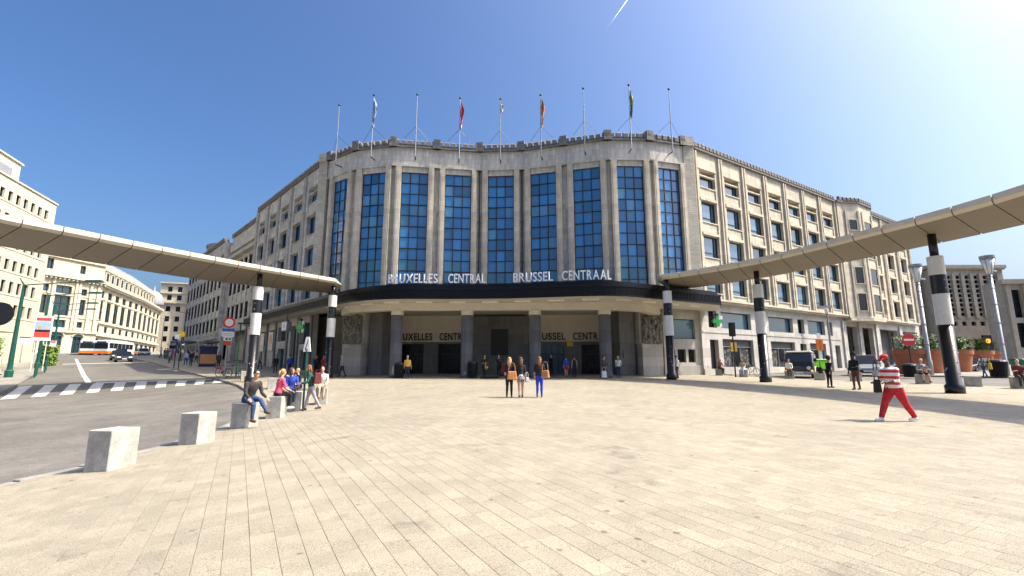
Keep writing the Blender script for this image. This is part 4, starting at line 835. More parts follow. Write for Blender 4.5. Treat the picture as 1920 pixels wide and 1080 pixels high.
def green_lamp(x, y, label, h=7.3, arm=5.0, rz=0, lean=1):
    t = thing('street_lamp', label, 'street lamp', gl(x, y), rz, 'green street lamps on the left pavement'); MB().tube([(0, 0, 0), (0, 0, .9), (0, 0, h)], [.19, .17, .1], 12).build('pole', 'green_paint', t); MB().lathe([(.26, 0), (.26, .5), (.19, .6)], 12).build('base', 'green_paint', t)
    MB().tube([(-.45, 0, h+.55), (0, 0, h-.05), (.5, 0, h), (arm, 0, h+.25)], [.04, .07, .05, .04], 8).build('arm', 'green_paint', t); MB().taper(arm-.2, arm+1.3, -.16, .16, h+.16, h+.36, .8).build('lamp_head', 'green_paint', t)
green_lamp(-39.0, 36.6, 'green street lamp with long arm at the crossing pavement'); green_lamp(-50.4, 50.0, 'green street lamp with long arm behind the billboard', 7.8, 4.5); green_lamp(-61, 61.5, 'green street lamp with long arm beside the railings', 7.6, 4.5); green_lamp(-72, 73.5, 'green street lamp with long arm near the two buses', 7.6, 4.5)
for x, y, l in ((-84, 112, 'dark slim lamp standing before the arched shopfronts'), (-62, 88, 'dark slim lamp beside the parked coach')):
    t = thing('street_lamp', l, 'street lamp', gl(x, y)); MB().tube([(0, 0, 0), (0, 0, 8)], [.12, .07], 8).build('pole', 'cap_dark', t); MB().tube([(-1.2, 0, 8.3), (0, 0, 8), (2.4, 0, 8.4)], .06, 6).build('arm', 'cap_dark', t)
def railing(x, y, L, label):
    t = thing('railing', label, 'railing', gl(x, y), atan2(.724, -.69), 'green railings along the left kerb'); tl = (gz(x-.69*L, y+.724*L)-gz(x, y))/L
    n = int(L/.8)
    for k in range(n+1): MB().tube([(k*.8, 0, tl*k*.8), (k*.8, 0, 1.05+tl*k*.8)], .06, 6).build('post', 'green_paint', t)
    MB().tube([(0, 0, 1.0), (n*.8, 0, 1.0+tl*n*.8)], .04, 6).build('top_rail', 'green_paint', t); MB().tube([(0, 0, .35), (n*.8, 0, .35+tl*n*.8)], .03, 6).build('bottom_rail', 'green_paint', t)
    b = MB()
    for k in range(n*4): b.tube([(k*.2+.1, 0, .35+tl*k*.2), (k*.2+.1, 0, 1.0+tl*k*.2)], .018, 4)
    b.build('bars', 'green_paint', t)
railing(-37.0, 36.6, 4.2, 'short green railing beside the lamp nearest the zebra crossing'); railing(-42.4, 42.8, 4.2, 'green railing below the billboard'); railing(-50.5, 51.0, 5, 'green railing between the billboard and the buses'); railing(-57, 57.6, 12, 'long green railing running up towards the buses')
t = thing('billboard', 'white framed poster panel with red lettered bands on two posts', 'billboard', gl(-45.0, 44.6), .55); t.scale = (.58, .58, .74); MB().box(-1.1, 1.1, -.08, .08, 3.9, 7.1).build('panel', 'sign_white', t)
MB().box(-.9, .9, -.1, -.085, 6.45, 6.85).build('red_band', 'poster_red', t); MB().box(-.95, .95, -.1, -.085, 4.3, 5.0).build('red_caption', 'poster_red', t); MB().box(-.95, .95, -.1, -.085, 5.001, 6.3).build('picture', 'c_lblue', t)
MB().ball((-.35, -.06, 5.6), .38, .06, .42).build('picture_face', 'skin', t); MB().ball((.5, -.06, 5.5), .34, .06, .36).build('picture_face', 'skin_pale', t); MB().box(-.9, .95, -.11, -.102, 5.0, 5.3).build('picture_coats', 'c_black', t)
MB().tube([(-.7, .05, 0), (-.7, .05, 4)], .06, 8).build('post', 'white', t); MB().tube([(.7, .05, 0), (.7, .05, 4)], .06, 8).build('post', 'white', t); [MB().box(*q).build('side_panel', 'sign_white', t) for q in ((-2.6, -1.15, -.05, .05, 3.4, 4.4), (1.15, 1.9, -.05, .05, 3.2, 3.9))]; [MB().box(*q).build('side_red', 'poster_red', t) for q in ((-2.55, -1.2, -.065, -.051, 4.15, 4.35), (1.2, 1.85, -.065, -.051, 3.65, 3.85))]
t = thing('road_sign', 'back of a round black road sign at the pavement edge', 'road sign', gl(-13.1, 11.8), .3); disc(MB(), .30, 3.1, 0).build('disc', 'frame', t); MB().tube([(-.26, .06, -.1), (-.26, .06, 3.4)], .04, 8).build('post', 'grey_metal', t)
t = thing('traffic_light', 'traffic light seen from behind with yellow boxes beside the striped post', 'traffic light', gl(17.6, 37.2)); MB().tube([(0, 0, 0), (0, 0, 3.7)], .06, 8).build('post', 'frame', t); MB().box(-.2, .2, -.15, .15, 3.2, 4.3).build('lamp_housing', 'black', t); MB().box(-.24, -.06, -.1, .1, 2.0, 2.7).build('side_box', 'poster_gold', t); MB().box(.06, .24, -.1, .1, 2.0, 2.7).build('side_box', 'poster_gold', t)
t = thing('traffic_light', 'traffic light showing a pale amber lamp behind the planters', 'traffic light', gl(57, 56), 0); MB().tube([(0, 0, 0), (0, 0, 3.2)], .07, 8).build('post', 'frame', t); MB().box(-.5, .5, -.1, .15, 2.7, 4.1).build('housing', 'black', t); disc(MB(), .28, 3.4, -.13).build('lens', 'amber', t)
t = thing('orange_barrier', 'pair of orange upright boards on a white post at the kerb', 'barrier', gl(30.6, 46.4)); MB().box(-.4, -.1, -.05, .05, 2.2, 3.3).build('board', 'orange', t); MB().box(-.04, .26, -.05, .05, 2.2, 3.3).build('board', 'orange', t); MB().box(-.2, .15, .06, .12, 0, 3.9).build('post', 'white', t)
def bin_(x, y, m_, label, r=.34, h=.95, cat='bin'):
    t = thing('litter_bin', label, cat, gl(x, y)); MB().lathe([(r*.85, 0), (r, h*.9), (r*1.05, h*.9), (r*1.02, h)], 18).build('body', m_, t, False); MB().lathe([(r*1.05, h), (r*.9, h+.12), (r*.3, h+.18)], 18).build('lid', 'frame', t, False)
bin_(-8.6, 36.0, 'black', 'black litter bin at the left portico column', .38, 1.0); bin_(-3.0, 36.0, 'black', 'black litter bin at the second portico column', .38, 1.1); bin_(2.35, 35.9, 'black', 'black litter bin at the third portico column', .38, 1.1)
bin_(39.6, 38.4, 'black', 'black litter bin at the foot of the tall steel lamp', .62, 1.2); bin_(43.6, 40.4, 'bin_green', 'green litter bin beyond the tall steel lamp', .6, 1.3); bin_(31.4, 37.2, 'black', 'black litter bin beside the no entry post', .5, .9)
def cross_sign(x, y, z, rz, label, s=1):
    t = thing('pharmacy_cross', label, 'sign', (x, y, z), rz); MB().box(-.55*s, .55*s, -.1, .1, -.18*s, .18*s).box(-.18*s, .18*s, -.098, .098, -.6*s, .6*s).build('cross', 'green_cross', t); MB().box(-.04, .04, .1, .9, .35, .43).box(-.12, .12, -.13, .13, .62*s, .85*s).build('bracket', 'frame', t); [MB().box(*q).build('side_panel', 'white', t) for q in ((.3*s, .55*s, -.06, .06, -.6*s, -.22*s), (.32, .52, -.06, .06, .22*s, .6*s))]
cross_sign(17.9, 40.5, 5.5, .2, 'green pharmacy cross under the right end of the marquee', .78); cross_sign(-19.6, 43.0, 5.2, -.5, 'green pharmacy cross under the left side of the marquee', .9)
t = thing('hanging_clock', 'square clock box hanging under the left marquee', 'clock', (-21.5, 44.3, 5.35), -.6); MB().box(-.45, .45, -.25, .25, -.45, .45).build('case', 'grey_metal', t, bevel=.03); MB().box(-.38, .38, -.262, -.251, -.38, .38).build('face', 'white', t); MB().tube([(0, -.27, 0), (.05, -.27, .26)], .02, 4).tube([(0, -.27, 0), (.2, -.27, -.08)], .02, 4).build('hands', 'frame', t); MB().tube([(0, 0, .45), (0, 0, 1.2)], .05, 6).build('hanger', 'frame', t)
for u, m_, l in ((6.5, 'poster', 'pale framed poster on the wall under the left marquee'), (9.7, 'poster_gold', 'gold patterned poster on the wall under the left marquee')):
    t = thing('poster', l, 'poster', GL.p(u, .02, 3.3), AL); MB().box(0, 1.6, -.06, .0, 0, 2.2).build('frame', 'grey_metal', t); MB().box(.08, 1.52, -.075, -.061, .08, 2.12).build('sheet', 'poster', t)
    if m_ == 'poster_gold': MB().ball((.8, -.07, 1.3), .5, .03, .6).build('motif', 'poster_gold', t)
t = thing('kiosk', 'blue and orange poster kiosk on the street pavement', 'kiosk', gl(-33.8, 52.2), .6); t.scale = (.62, .62, .8); MB().box(-1.3, 1.3, -.5, .5, 0, 2.5).build('body', 'c_navy', t); MB().box(-1.2, 1.2, -.53, -.505, .4, 1.7).build('poster_panel', 'c_tan', t); MB().box(-1.4, 1.4, -.6, .6, 2.5, 2.8).build('header', 'c_navy', t)
def bike(x, y, rz, m_, label):
    t = thing('bicycle', label, 'bicycle', gl(x, y), rz)
    for s in (-.52, .52):
        w_ = MB(); w_.tube([(s+.33*cos(2*pi*i/20), 0, .34+.33*sin(2*pi*i/20)) for i in range(21)], .022, 6); wh = w_.build('wheel', 'tyre', t); sp = MB()
        for k in range(8): a = 2*pi*k/8; sp.tube([(s, 0, .34), (s+.32*cos(a), 0, .34+.32*sin(a))], .005, 3)
        put(sp.mesh('spokes', 'steel'), 'spokes', wh)
    MB().tube([(-.52, 0, .34), (-.15, 0, .8), (.4, 0, .82), (.0, 0, .32), (-.15, 0, .8)], .022, 6).tube([(.52, 0, .34), (.38, 0, .95)], .022, 6).tube([(-.52, 0, .34), (0, 0, .32)], .018, 6).build('frame', m_, t)
    MB().ball((-.2, 0, .9), .14, .07, .04).build('saddle', 'frame', t); MB().tube([(.3, -.26, 1.02), (.38, 0, .98), (.3, .26, 1.02)], .018, 6).build('handlebar', 'steel', t); MB().box(-.75, -.35, -.12, .12, .68, .80).build('carrier_bag', m_, t)
bike(-22.9, 37.5, -.3, 'c_pink', 'pink bicycle with panniers parked under the ringed sign'); bike(-21.7, 37.0, .5, 'c_grey', 'grey bicycle parked against the ringed sign'); bike(19.6, 38.6, .3, 'c_black', 'dark bicycle beside the woman in the pale top')
def hedge(x, y, L, w_, h, label):
    t = thing('hedge', label, 'hedge', gl(x, y), atan2(.935, -.355)); rr = random.Random(3); mb = MB()
    for _ in range(1800):
        p = Vector((rr.uniform(0, L), rr.uniform(-w_, w_), rr.uniform(0, h))); s = rr.uniform(.1, .2); u = Vector((rr.gauss(0, 1), rr.gauss(0, 1), rr.gauss(0, 1))).normalized(); q = u.orthogonal(); mb.add([p-u*s, p+q*s*.5, p+u*s, p-q*s*.5], [(0, 1, 2, 3)])
    mb.build('foliage', 'leaf_light', t); MB().box(.2, L-.2, -w_*.6, w_*.6, 0, h*.8).build('core', 'leaf', t)
hedge(-49.6, 42, 5, .7, 3.4, 'bright green clipped hedge before the cream office block'); hedge(-55, 55, 2.2, .6, 2.4, 'small green hedge by the office entrance')
# ---------------------------------------------------------------- vehicles (front towards local -y)
def wheels(t, xs, ys, r=.32):
    wm = MB(); wm.lathe([(r*.6, -.1), (r*.96, -.11), (r, -.06), (r, .06), (r*.96, .11), (r*.6, .1)], 18); hm = MB().lathe([(.02, -.105), (r*.6, -.09), (r*.6, .09), (.02, .105)], 14)
    a, b = wm.mesh('wheel', 'tyre', True), hm.mesh('rim', 'steel')
    for x in xs:
        for y in ys: o = put(a, 'wheel', t, (x, y, r), rot=(0, R(90), 0)); put(b, 'rim', o)
def car(x, y, rz, m_, label, suv=False, s=1, dz=-.12):
    t = thing('car', label, 'car', gl(x, y, dz), rz); t.scale = (s, s, s); W = .88; hh = 1.0 if suv else .9; top = 1.72 if suv else 1.45
    MB().xprism([(-2.1, .25), (-2.15, .55), (-2.05, .72), (-.95, hh), (1.95, hh+.03), (2.12, .8), (2.12, .3), (1.9, .22), (-1.9, .22)], -W, W).build('body', m_, t, bevel=.06)
    c = MB(); q = [(-1.05, hh-.02), (-.25, top-.03), (1.25, top), (1.95, hh)]; vs = [(-W*.95, *q[0]), (W*.95, *q[0]), (-W*.76, *q[1]), (W*.76, *q[1]), (-W*.76, *q[2]), (W*.76, *q[2]), (-W*.95, *q[3]), (W*.95, *q[3])]
    c.add(vs, [(0, 1, 3, 2), (2, 3, 5, 4), (4, 5, 7, 6), (0, 2, 4, 6), (1, 7, 5, 3), (0, 6, 7, 1)]); c.build('cabin', 'glass_dark', t, bevel=.02)
    MB().box(-W*.75, W*.75, q[1][0]+.05, q[2][0]-.02, top-.03, top+.03).build('roof', m_, t, bevel=.025)
    for sx in (-1, 1):
        MB().tube([(sx*W*.94, -1.0, hh), (sx*W*.77, -.25, top)], .035, 5).tube([(sx*W*.9, .35, hh), (sx*W*.775, .35, top)], .035, 5).tube([(sx*W*.94, 1.9, hh), (sx*W*.77, 1.25, top)], .05, 5).build('pillar', m_, t)
        MB().box(sx*.62-.2, sx*.62+.2, -2.16, -2.02, .56, .74).build('headlight', 'headlamp', t); MB().box(sx*.68-.14, sx*.68+.14, 2.06, 2.14, .6, .82).build('tail_light', 'redlamp', t); MB().ball((sx*(W+.08), -.8, hh+.08), .1, .06, .08).build('mirror', m_, t)
    MB().box(-.5, .5, -2.18, -2.1, .32, .5).build('grille', 'frame', t); MB().box(-.26, .26, -2.2, -2.181, .36, .46).build('number_plate', 'white', t); MB().box(-.26, .26, 2.13, 2.15, .45, .56).build('rear_plate', 'white', t)
    wheels(t, (-.8, .8), (-1.32, 1.3)); return t
car(-65.5, 78.5, R(42), 'car_blue', 'dark blue car driving away beside the coach'); car(-70, 84, R(42), 'car_dark', 'dark car next to the white bus'); car(-72.5, 92, R(50), 'car_silver', 'pale car behind the dark blue car')
car(-54.6, 66.0, R(43), 'car_dark', 'black car parked at the kerb before the second bus shelter'); car(-60.4, 72.0, R(43), 'car_dark', 'black car parked at the kerb between the dark blue car and another black car'); car(32.0, 42.6, R(-35), 'car_silver', 'silver estate car behind the man in brown trousers', True, 1.06); car(42.5, 50.5, R(-60), 'car_blue', 'blue grey car parked beyond the first planter', False, 1.05); car(50, 51, R(-70), 'car_dark', 'dark low car parked between silver car and planters'); car(70, 62, R(80), 'bus_white', 'white car passing beyond the last planter')
def bus(x, y, rz, label, body='bus_white', band_m='orange', L=11):
    t = thing('bus', label, 'bus', gl(x, y, -.12), rz); W, Hh = 1.25, 3.0
    MB().box(-W, W, 0, L, .75, Hh).build('body', body, t, bevel=.14); MB().box(-W-.01, W+.01, -.01, L+.01, .32, .76).build('skirt', band_m, t, bevel=.03)
    MB().box(-W+.12, W-.12, -.03, .05, 1.35, 2.5).build('windscreen', 'glass_dark', t); MB().box(-.8, .8, -.035, -.005, 2.55, 2.85).build('destination_board', 'frame', t); MB().box(-W+.2, W-.2, L-.05, L+.03, 1.6, 2.6).build('rear_window', 'glass_dark', t)
    for sx in (-1, 1):
        for k in range(6): MB().box(sx*W-.02, sx*W+.02, .35+k*(L-.6)/6, .35+(k+1)*(L-.6)/6-.12, 1.45, 2.55).build('side_window', 'glass_dark', t)
        MB().box(sx*.85-.2, sx*.85+.2, -.04, .02, .85, 1.05).build('headlight', 'headlamp', t); MB().box(sx*1.0-.1, sx*1.0+.1, L, L+.04, .9, 1.3).build('tail_light', 'redlamp', t); MB().ball((sx*(W+.25), -.15, 2.2), .1, .08, .25).build('mirror', 'frame', t)
    MB().box(-.9, .9, 2, L-2, Hh, Hh+.2).build('roof_unit', body, t, bevel=.05); wheels(t, (-W+.15, W-.15), (2.3, L-3), .48)
bus(-88.5, 97.5, R(42), 'white and orange city bus with slanting front, beside the arched shopfront'); bus(-83.0, 94.5, R(18), 'white and orange city bus seen from its windowed side by the cars')
bus(-71, 98, R(-22), 'dark blue touring coach parked beyond the crowd', 'car_blue', 'car_dark', 12)
t = thing('van', 'dark fronted camper van with cream roof and lit amber indicators', 'van', gl(22.9, 37.6, -.12), R(-35)); W = 1.0
MB().xprism([(0, .45), (-.08, .9), (.02, 1.25), (.5, 1.95), (.9, 2.02), (4.6, 2.02), (4.75, 1.3), (4.7, .4), (.3, .35)], -W, W).build('body', 'car_dark', t, bevel=.08); MB().box(-W+.08, W-.08, .55, 4.5, 2.02, 2.2).build('roof', 'van_cream', t, bevel=.08)
MB().add([(-.85, -.0, 1.28), (.85, -.0, 1.28), (.8, .46, 1.93), (-.8, .46, 1.93), (-.85, .1, 1.28), (.85, .1, 1.28), (.8, .55, 1.9), (-.8, .55, 1.9)], [(0, 1, 2, 3), (7, 6, 5, 4), (0, 4, 5, 1), (1, 5, 6, 2), (2, 6, 7, 3), (3, 7, 4, 0)]).build('windscreen', 'glass_dark', t)
for sx in (-1, 1):
    disc(MB(), .14, .82, -.13, 16, .08).build('headlight', 'headlamp', t, loc=(sx*.66, 0, 0)); MB().ball((sx*.86, -.06, .62), .08, .05, .06).build('indicator', 'amber', t); MB().box(sx*W-.02, sx*W+.02, 1.0, 4.3, 1.3, 1.85).build('side_window', 'glass_dark', t); MB().ball((sx*(W+.14), .3, 1.45), .1, .05, .16).build('mirror', 'frame', t); MB().box(sx*W-.025, sx*W+.025, .6, 4.6, .45, .95).build('side_panel', 'van_cream', t)
MB().box(-.95, .95, -.16, -.02, .35, .55).build('bumper', 'steel', t, bevel=.03); MB().box(-.26, .26, -.18, -.161, .39, .51).build('number_plate', 'white', t); wheels(t, (-.85, .85), (.95, 3.8), .34)
t = thing('waste_container', 'bright green wheeled container behind the van', 'container', gl(29.0, 45.2, -.12), R(10)); t.scale = (.62, .62, .68); MB().taper(-2.0, 2.0, -.7, .7, .75, 2.0, 1.06).build('body', 'lime', t, bevel=.04); MB().box(-2.2, 2.2, -.8, .8, 2.0, 2.14).build('lid', 'lime', t, bevel=.03); MB().box(-1.9, 1.9, -.6, .6, .5, .74).build('chassis', 'frame', t); wheels(t, (-.6, .6), (-.4, .4), .25)

for x, y, rz, l in ((-40.2, 62.0, R(133), 'grey glass bus shelter behind the street crowd'), (-50.0, 72.0, R(133), 'second grey bus shelter further up the street')):
    t = thing('bus_shelter', l, 'bus shelter', gl(x, y), rz); MB().box(-2, 2, -.8, .8, 2.5, 2.75).build('roof', 'cap_dark', t, bevel=.03)
    for sx in (-1.9, 1.9): MB().tube([(sx, .6, 0), (sx, .6, 2.5)], .06, 6).build('post', 'grey_metal', t)
    MB().box(-1.85, 1.85, .58, .62, .4, 2.3).build('back_pane', 'glass_green', t); MB().box(-1.5, 1.5, .1, .5, .42, .48).build('seat', 'grey_metal', t)
for x, y, z, m_, l in ((-33.2, 46.9, 3.6, 'c_yellow', 'small yellow lit sign on a post at the street pavement'), (-35.6, 49.6, 3.4, 'white', 'white sign panel on a post by the street pavement')):
    t = thing('post_sign', l, 'sign', gl(x, y), .5); MB().tube([(0, 0, 0), (0, 0, z)], .05, 6).build('post', 'frame', t); MB().box(-.22, .22, -.05, .05, z-.35, z+.15).build('panel', m_, t, bevel=.02)
# ---------------------------------------------------------------- people
def dens(pts, step=.05):
    out = []
    for (a, ra), (b, rb) in zip(pts, pts[1:]):
        a, b = Vector(a), Vector(b); n = max(1, int((b-a).length/step))
        for k in range(n): out.append((a.lerp(b, k/n), ra+(rb-ra)*k/n))
    out.append((Vector(pts[-1][0]), pts[-1][1])); return out
def person(label, x, y, rz, h=1.74, fem=False, top='c_black', bottom='c_jeans', shoe='c_charcoal', skin='skin', hair='hair_brown', style='short', thigh=(4, -4), knee=(4, 6), arm=(5, -5), elbow=(12, 12), out=(9, 9),
           lean=2, sit=None, sleeve=.55, leglen=1.0, bulk=1.0, headturn=0, headdown=0, vox=.02, dz=0, spread=.0, extra=None, group=None, lb=1.0):
    s = h/1.85; mb = MB(); mats = [top, bottom, skin, shoe]
    f = lambda a, L: Vector((0, -sin(R(a))*L, -cos(R(a))*L))
    hipz = .92; legs = []
    for i, sx in enumerate((-1, 1)):
        hp = Vector((sx*.09, 0, 0)); kn = hp+f(thigh[i], .43)+Vector((sx*spread*.5, 0, 0)); an = kn+f(thigh[i]-knee[i], .42)+Vector((sx*spread*.4, 0, 0)); legs.append((hp, kn, an))
    low = min(l[2].z for l in legs); base = (-low+.085) if sit is None else sit/s+.10
    up = Vector((0, 0, base)); la = R(lean)
    T = lambda p: Vector((p[0], p[1]*cos(la)-p[2]*sin(la), p[1]*sin(la)+p[2]*cos(la)))+up      # torso frame (lean forwards = -y)
    if fem: ring = [(-.10, .15, .11), (-.02, .168, .118), (.08, .155, .105), (.2, .122, .09), (.33, .14, .115), (.43, .158, .10), (.5, .145, .085), (.545, .08, .065), (.60, .05, .055), (.66, .048, .052)]
    else: ring = [(-.10, .15, .11), (-.02, .163, .115), (.1, .15, .108), (.22, .15, .108), (.34, .172, .12), (.44, .188, .115), (.51, .165, .095), (.555, .085, .07), (.61, .057, .06), (.67, .055, .058)]
    n = 14; rs = []
    for (z0, a0, b0), (z1, a1, b1) in zip(ring, ring[1:]):
        for k in range(3): t = k/3; rs.append((z0+(z1-z0)*t, a0+(a1-a0)*t, b0+(b1-b0)*t))
    rs.append(ring[-1])
    for j in range(len(rs)-1):
        m_ = 1 if rs[j][0] < .0 else (0 if rs[j][0] < .55 else 2); mb.k = m_; q = []
        for z, a, b in (rs[j], rs[j+1]):
            bk = bulk if z < .54 else 1
            q += [T((a*bk*cos(2*pi*i/n), b*bk*sin(2*pi*i/n), z)) for i in range(n)]
        mb.add(q, [(i, (i+1) % n, n+(i+1) % n, n+i) for i in range(n)]+([tuple(range(n))[::-1]] if j == 0 else [])+([tuple(range(n, 2*n))] if j == len(rs)-2 else []))
    for hp, kn, an in legs:
        c = dens([(hp+up+Vector((0, 0, .04)), .088), (hp.lerp(kn, .45)+up, .080), (kn+up, .057), (kn.lerp(an, .35)+up, .056), (an+up, .040)])
        L = len(c)
        for j in range(L-1):
            mb.k = 1 if j/(L-1) < leglen else 2; ex = (1.12*lb) if mb.k == 1 else 1.0; mb.tube([c[j][0], c[j+1][0]], [c[j][1]*ex, c[j+1][1]*ex], 9)
        mb.k = 3; a = an+up; mb.tube([a+Vector((0, .07, -.045)), a+Vector((0, .0, -.04)), a+Vector((0, -.10, -.052)), a+Vector((0, -.19, -.06))], [.035, .045, .043, .026], 9); mb.tube([a+Vector((0, 0, .02)), a+Vector((0, 0, -.04))], [.042, .045], 8)
    hands = []
    for i, sx in enumerate((-1, 1)):
        sh = Vector((sx*(.165 if fem else .185)*min(bulk, 1.1), 0, .475)); o = R(out[i]); a = R(arm[i])
        ud = Vector((sx*sin(o), -sin(a)*cos(o), -cos(a)*cos(o))); el = sh+ud*.29; a2 = R(arm[i]+elbow[i]); inw = -.25 if elbow[i] > 50 else sin(o)*.5
        fd = Vector((sx*inw, -sin(a2), -cos(a2))).normalized(); wr = el+fd*.25
        c = dens([(sh, .058), (sh.lerp(el, .5), .047), (el, .040), (el.lerp(wr, .4), .040), (wr, .027)]); L = len(c)
        for j in range(L-1):
            mb.k = 0 if j/(L-1) < sleeve else 2; ex = 1.18 if mb.k == 0 else 1; mb.tube([T(c[j][0]), T(c[j+1][0])], [c[j][1]*ex, c[j+1][1]*ex], 8)
        mb.k = 0 if sleeve > .1 else 2; mb.ball(T(sh), .062*(1.1 if sleeve > .1 else .95), n=8, m=6); hands.append((T(wr), (T(wr)-T(el)).normalized(), sx))
    ht, hd = R(headturn), R(headdown)
    hc = T((0, -.012, .765))+Vector((0, -sin(hd)*.05, -abs(sin(hd))*.02)); mb.k = 2
    def H(p):
        px, py, pz = p; py, pz = py*cos(hd)-pz*sin(hd), py*sin(hd)+pz*cos(hd); return hc+Vector((px*cos(ht)-py*sin(ht), px*sin(ht)+py*cos(ht), pz))
    tmp = MB(); tmp.ball((0, .01, .02), .076, .096, .105, 14, 10); tmp.ball((0, -.028, -.055), .055, .06, .062, 10, 8); tmp.tube([(0, -.08, .01), (0, -.108, -.022)], [.008, .016], 6); tmp.ball((-.078, .01, -.005), .012, .02, .03, 6, 5); tmp.ball((.078, .01, -.005), .012, .02, .03, 6, 5)
    tmp.tube([(0, .01, -.05), (0, .012, -.14)], [.05, .052], 9)
    mb.add([H(v) for v in tmp.v], tmp.f)
    src = mb.mesh('src', mats); kd = kdtree.KDTree(len(mb.f))
    for i, fc in enumerate(mb.f):
        c = Vector((0, 0, 0))
        for q in fc: c += Vector(mb.v[q])
        kd.insert(c/len(fc), i)
    kd.balance(); o = bpy.data.objects.new('tmp', src); COL.objects.link(o); md = o.modifiers.new('r', 'REMESH'); md.mode = 'VOXEL'; md.voxel_size = vox; md.use_smooth_shade = True
    me = bpy.data.meshes.new_from_object(o.evaluated_get(bpy.context.evaluated_depsgraph_get())); bpy.data.objects.remove(o); bpy.data.meshes.remove(src)
    bm = bmesh.new(); bm.from_mesh(me); bmesh.ops.smooth_vert(bm, verts=bm.verts, factor=.5, use_axis_x=True, use_axis_y=True, use_axis_z=True)
    for fc in bm.faces: fc.material_index = mb.m[kd.find(fc.calc_center_median())[1]]; fc.smooth = True
    # hands: palm, four fingers, thumb; eyes and mouth
    add = MB()
    for wr, d_, sx in hands:
        sd_ = d_.cross(Vector((0, 0, 1))) if abs(d_.z) < .85 else d_.cross(Vector((1, 0, 0))); sd_.normalize(); nn = d_.cross(sd_).normalized()
        add.k = 2; add.tube([wr-d_*.02, wr+d_*.03, wr+d_*.085], [.026, .036, .034], 8, .6)
        for k, L in enumerate((.062, .075, .07, .055)):
            b = wr+d_*.08+sd_*(k-1.5)*.018; add.tube([b, b+d_*L*.55+nn*.008, b+d_*L*.9+nn*.028], [.0095, .009, .007], 6)
        b = wr+d_*.03+sd_*.03; add.tube([b, b+d_*.03+sd_*.025, b+d_*.06+sd_*.03+nn*.01], [.012, .011, .008], 6)
    for sx in (-1, 1): add.k = 4; add.ball(H((sx*.03, -.083, .018)), .011, .008, .007, 6, 4)
    add.k = 5; add.ball(H((0, -.086, -.062)), .022, .006, .006, 6, 4)
    t2 = add.mesh('x', mats); b2 = bmesh.new(); b2.from_mesh(t2); off = len(bm.verts); vm = [bm.verts.new(v.co) for v in b2.verts]
    for fc, k in zip(b2.faces, add.m):
        try: nf = bm.faces.new([vm[v.index] for v in fc.verts]); nf.material_index = k; nf.smooth = True
        except ValueError: pass
    b2.free(); bpy.data.meshes.remove(t2); bm.to_mesh(me); bm.free()
    while len(me.materials) < 6: me.materials.append(None)
    for k, m_ in enumerate(mats+['c_black', 'c_maroon']): me.materials[k] = M[m_]
    me.name = 'person'; P = put(me, 'person', None, gl(x, y, dz), rz); P.scale = (s, s, s); tag(P, label, 'person', group)
    # hair
    hb = MB()
    if style != 'bald':
        k = 1.42 if style == 'afro' else 1; hb.ball((0, .022, .042 if k == 1 else .05), .086*k, .098*k, .092*(1.55 if k > 1 else 1), 14, 9)
        hb.v = [(v[0], max(v[1], -.062) if v[2] > .02 else max(v[1], .0), v[2]) for v in hb.v] if k == 1 else [(v[0], max(v[1]+.03, -.07), v[2]+.02) for v in hb.v]
        if style == 'long': hb.tube([(0, .05, .05), (0, .085, -.06), (0, .10, -.18), (0, .11, -.31)], [.085, .088, .085, .05], 10, .55); hb.tube([(-.07, .02, .03), (-.082, .02, -.08), (-.08, .0, -.2)], [.03, .032, .02], 7); hb.tube([(.07, .02, .03), (.082, .02, -.08), (.08, .0, -.2)], [.03, .032, .02], 7)
        if style == 'pony': hb.tube([(0, .11, .05), (0, .15, .0), (0, .15, -.16)], [.035, .04, .015], 8)
        if style == 'bun': hb.ball((0, .09, .11), .045)
        hb.v = [tuple(H(v)) for v in hb.v]; hb.build('hair', hair, P, True)
    if style == 'cap' or extra == 'cap':
        cb = MB(); cb.ball((0, .01, .065), .092, .108, .075, 14, 8); cb.add([(-.07, -.085, .06), (.07, -.085, .06), (.055, -.19, .045), (-.055, -.19, .045), (-.07, -.085, .075), (.07, -.085, .075), (.055, -.19, .055), (-.055, -.19, .055)], [(0, 1, 2, 3), (7, 6, 5, 4), (0, 4, 5, 1), (1, 5, 6, 2), (2, 6, 7, 3), (3, 7, 4, 0)]); cb.v = [tuple(H(v)) for v in cb.v]; cb.build('cap', 'c_red', P, True)
    if extra == 'hood': hb = MB(); hb.ball((0, 0, 0), .13, .10, .09, 10, 7); hb.v = [tuple(T((v[0], v[1]+.11, v[2]+.56))) for v in hb.v]; hb.build('hood', 'c_tan', P, True)
    if extra == 'sunglasses': hb = MB(); hb.box(-.064, .064, -.094, -.08, .008, .03); hb.v = [tuple(H(v)) for v in hb.v]; hb.build('sunglasses', 'c_black', P)
    if extra == 'skirt':
        sk = MB(); sk.lathe([(.13, .10), (.175, .0), (.205, -.14), (.2, -.15)], 16, sy=.78); sk.v = [(v[0], v[1], v[2]+base) for v in sk.v]; sk.build('shorts', bottom, P, True)
    return P
def bag(label, x, y, z, rz, m_, w=.36, h=.28, d=.15, strap=.35, name='bag', cat='bag'):
    t = thing(name, label, cat, (x, y, gz(x, y)+z), rz); b = MB().taper(-w/2, w/2, -d/2, d/2, 0, h, .78); b.build('body', m_, t, bevel=.03)
    MB().tube([(-w*.35, 0, h*.95), (-w*.25, .0, h+strap*.8), (0, 0, h+strap), (w*.25, 0, h+strap*.8), (w*.35, 0, h*.95)], .013, 6).build('strap', m_, t); return t
PB = pi
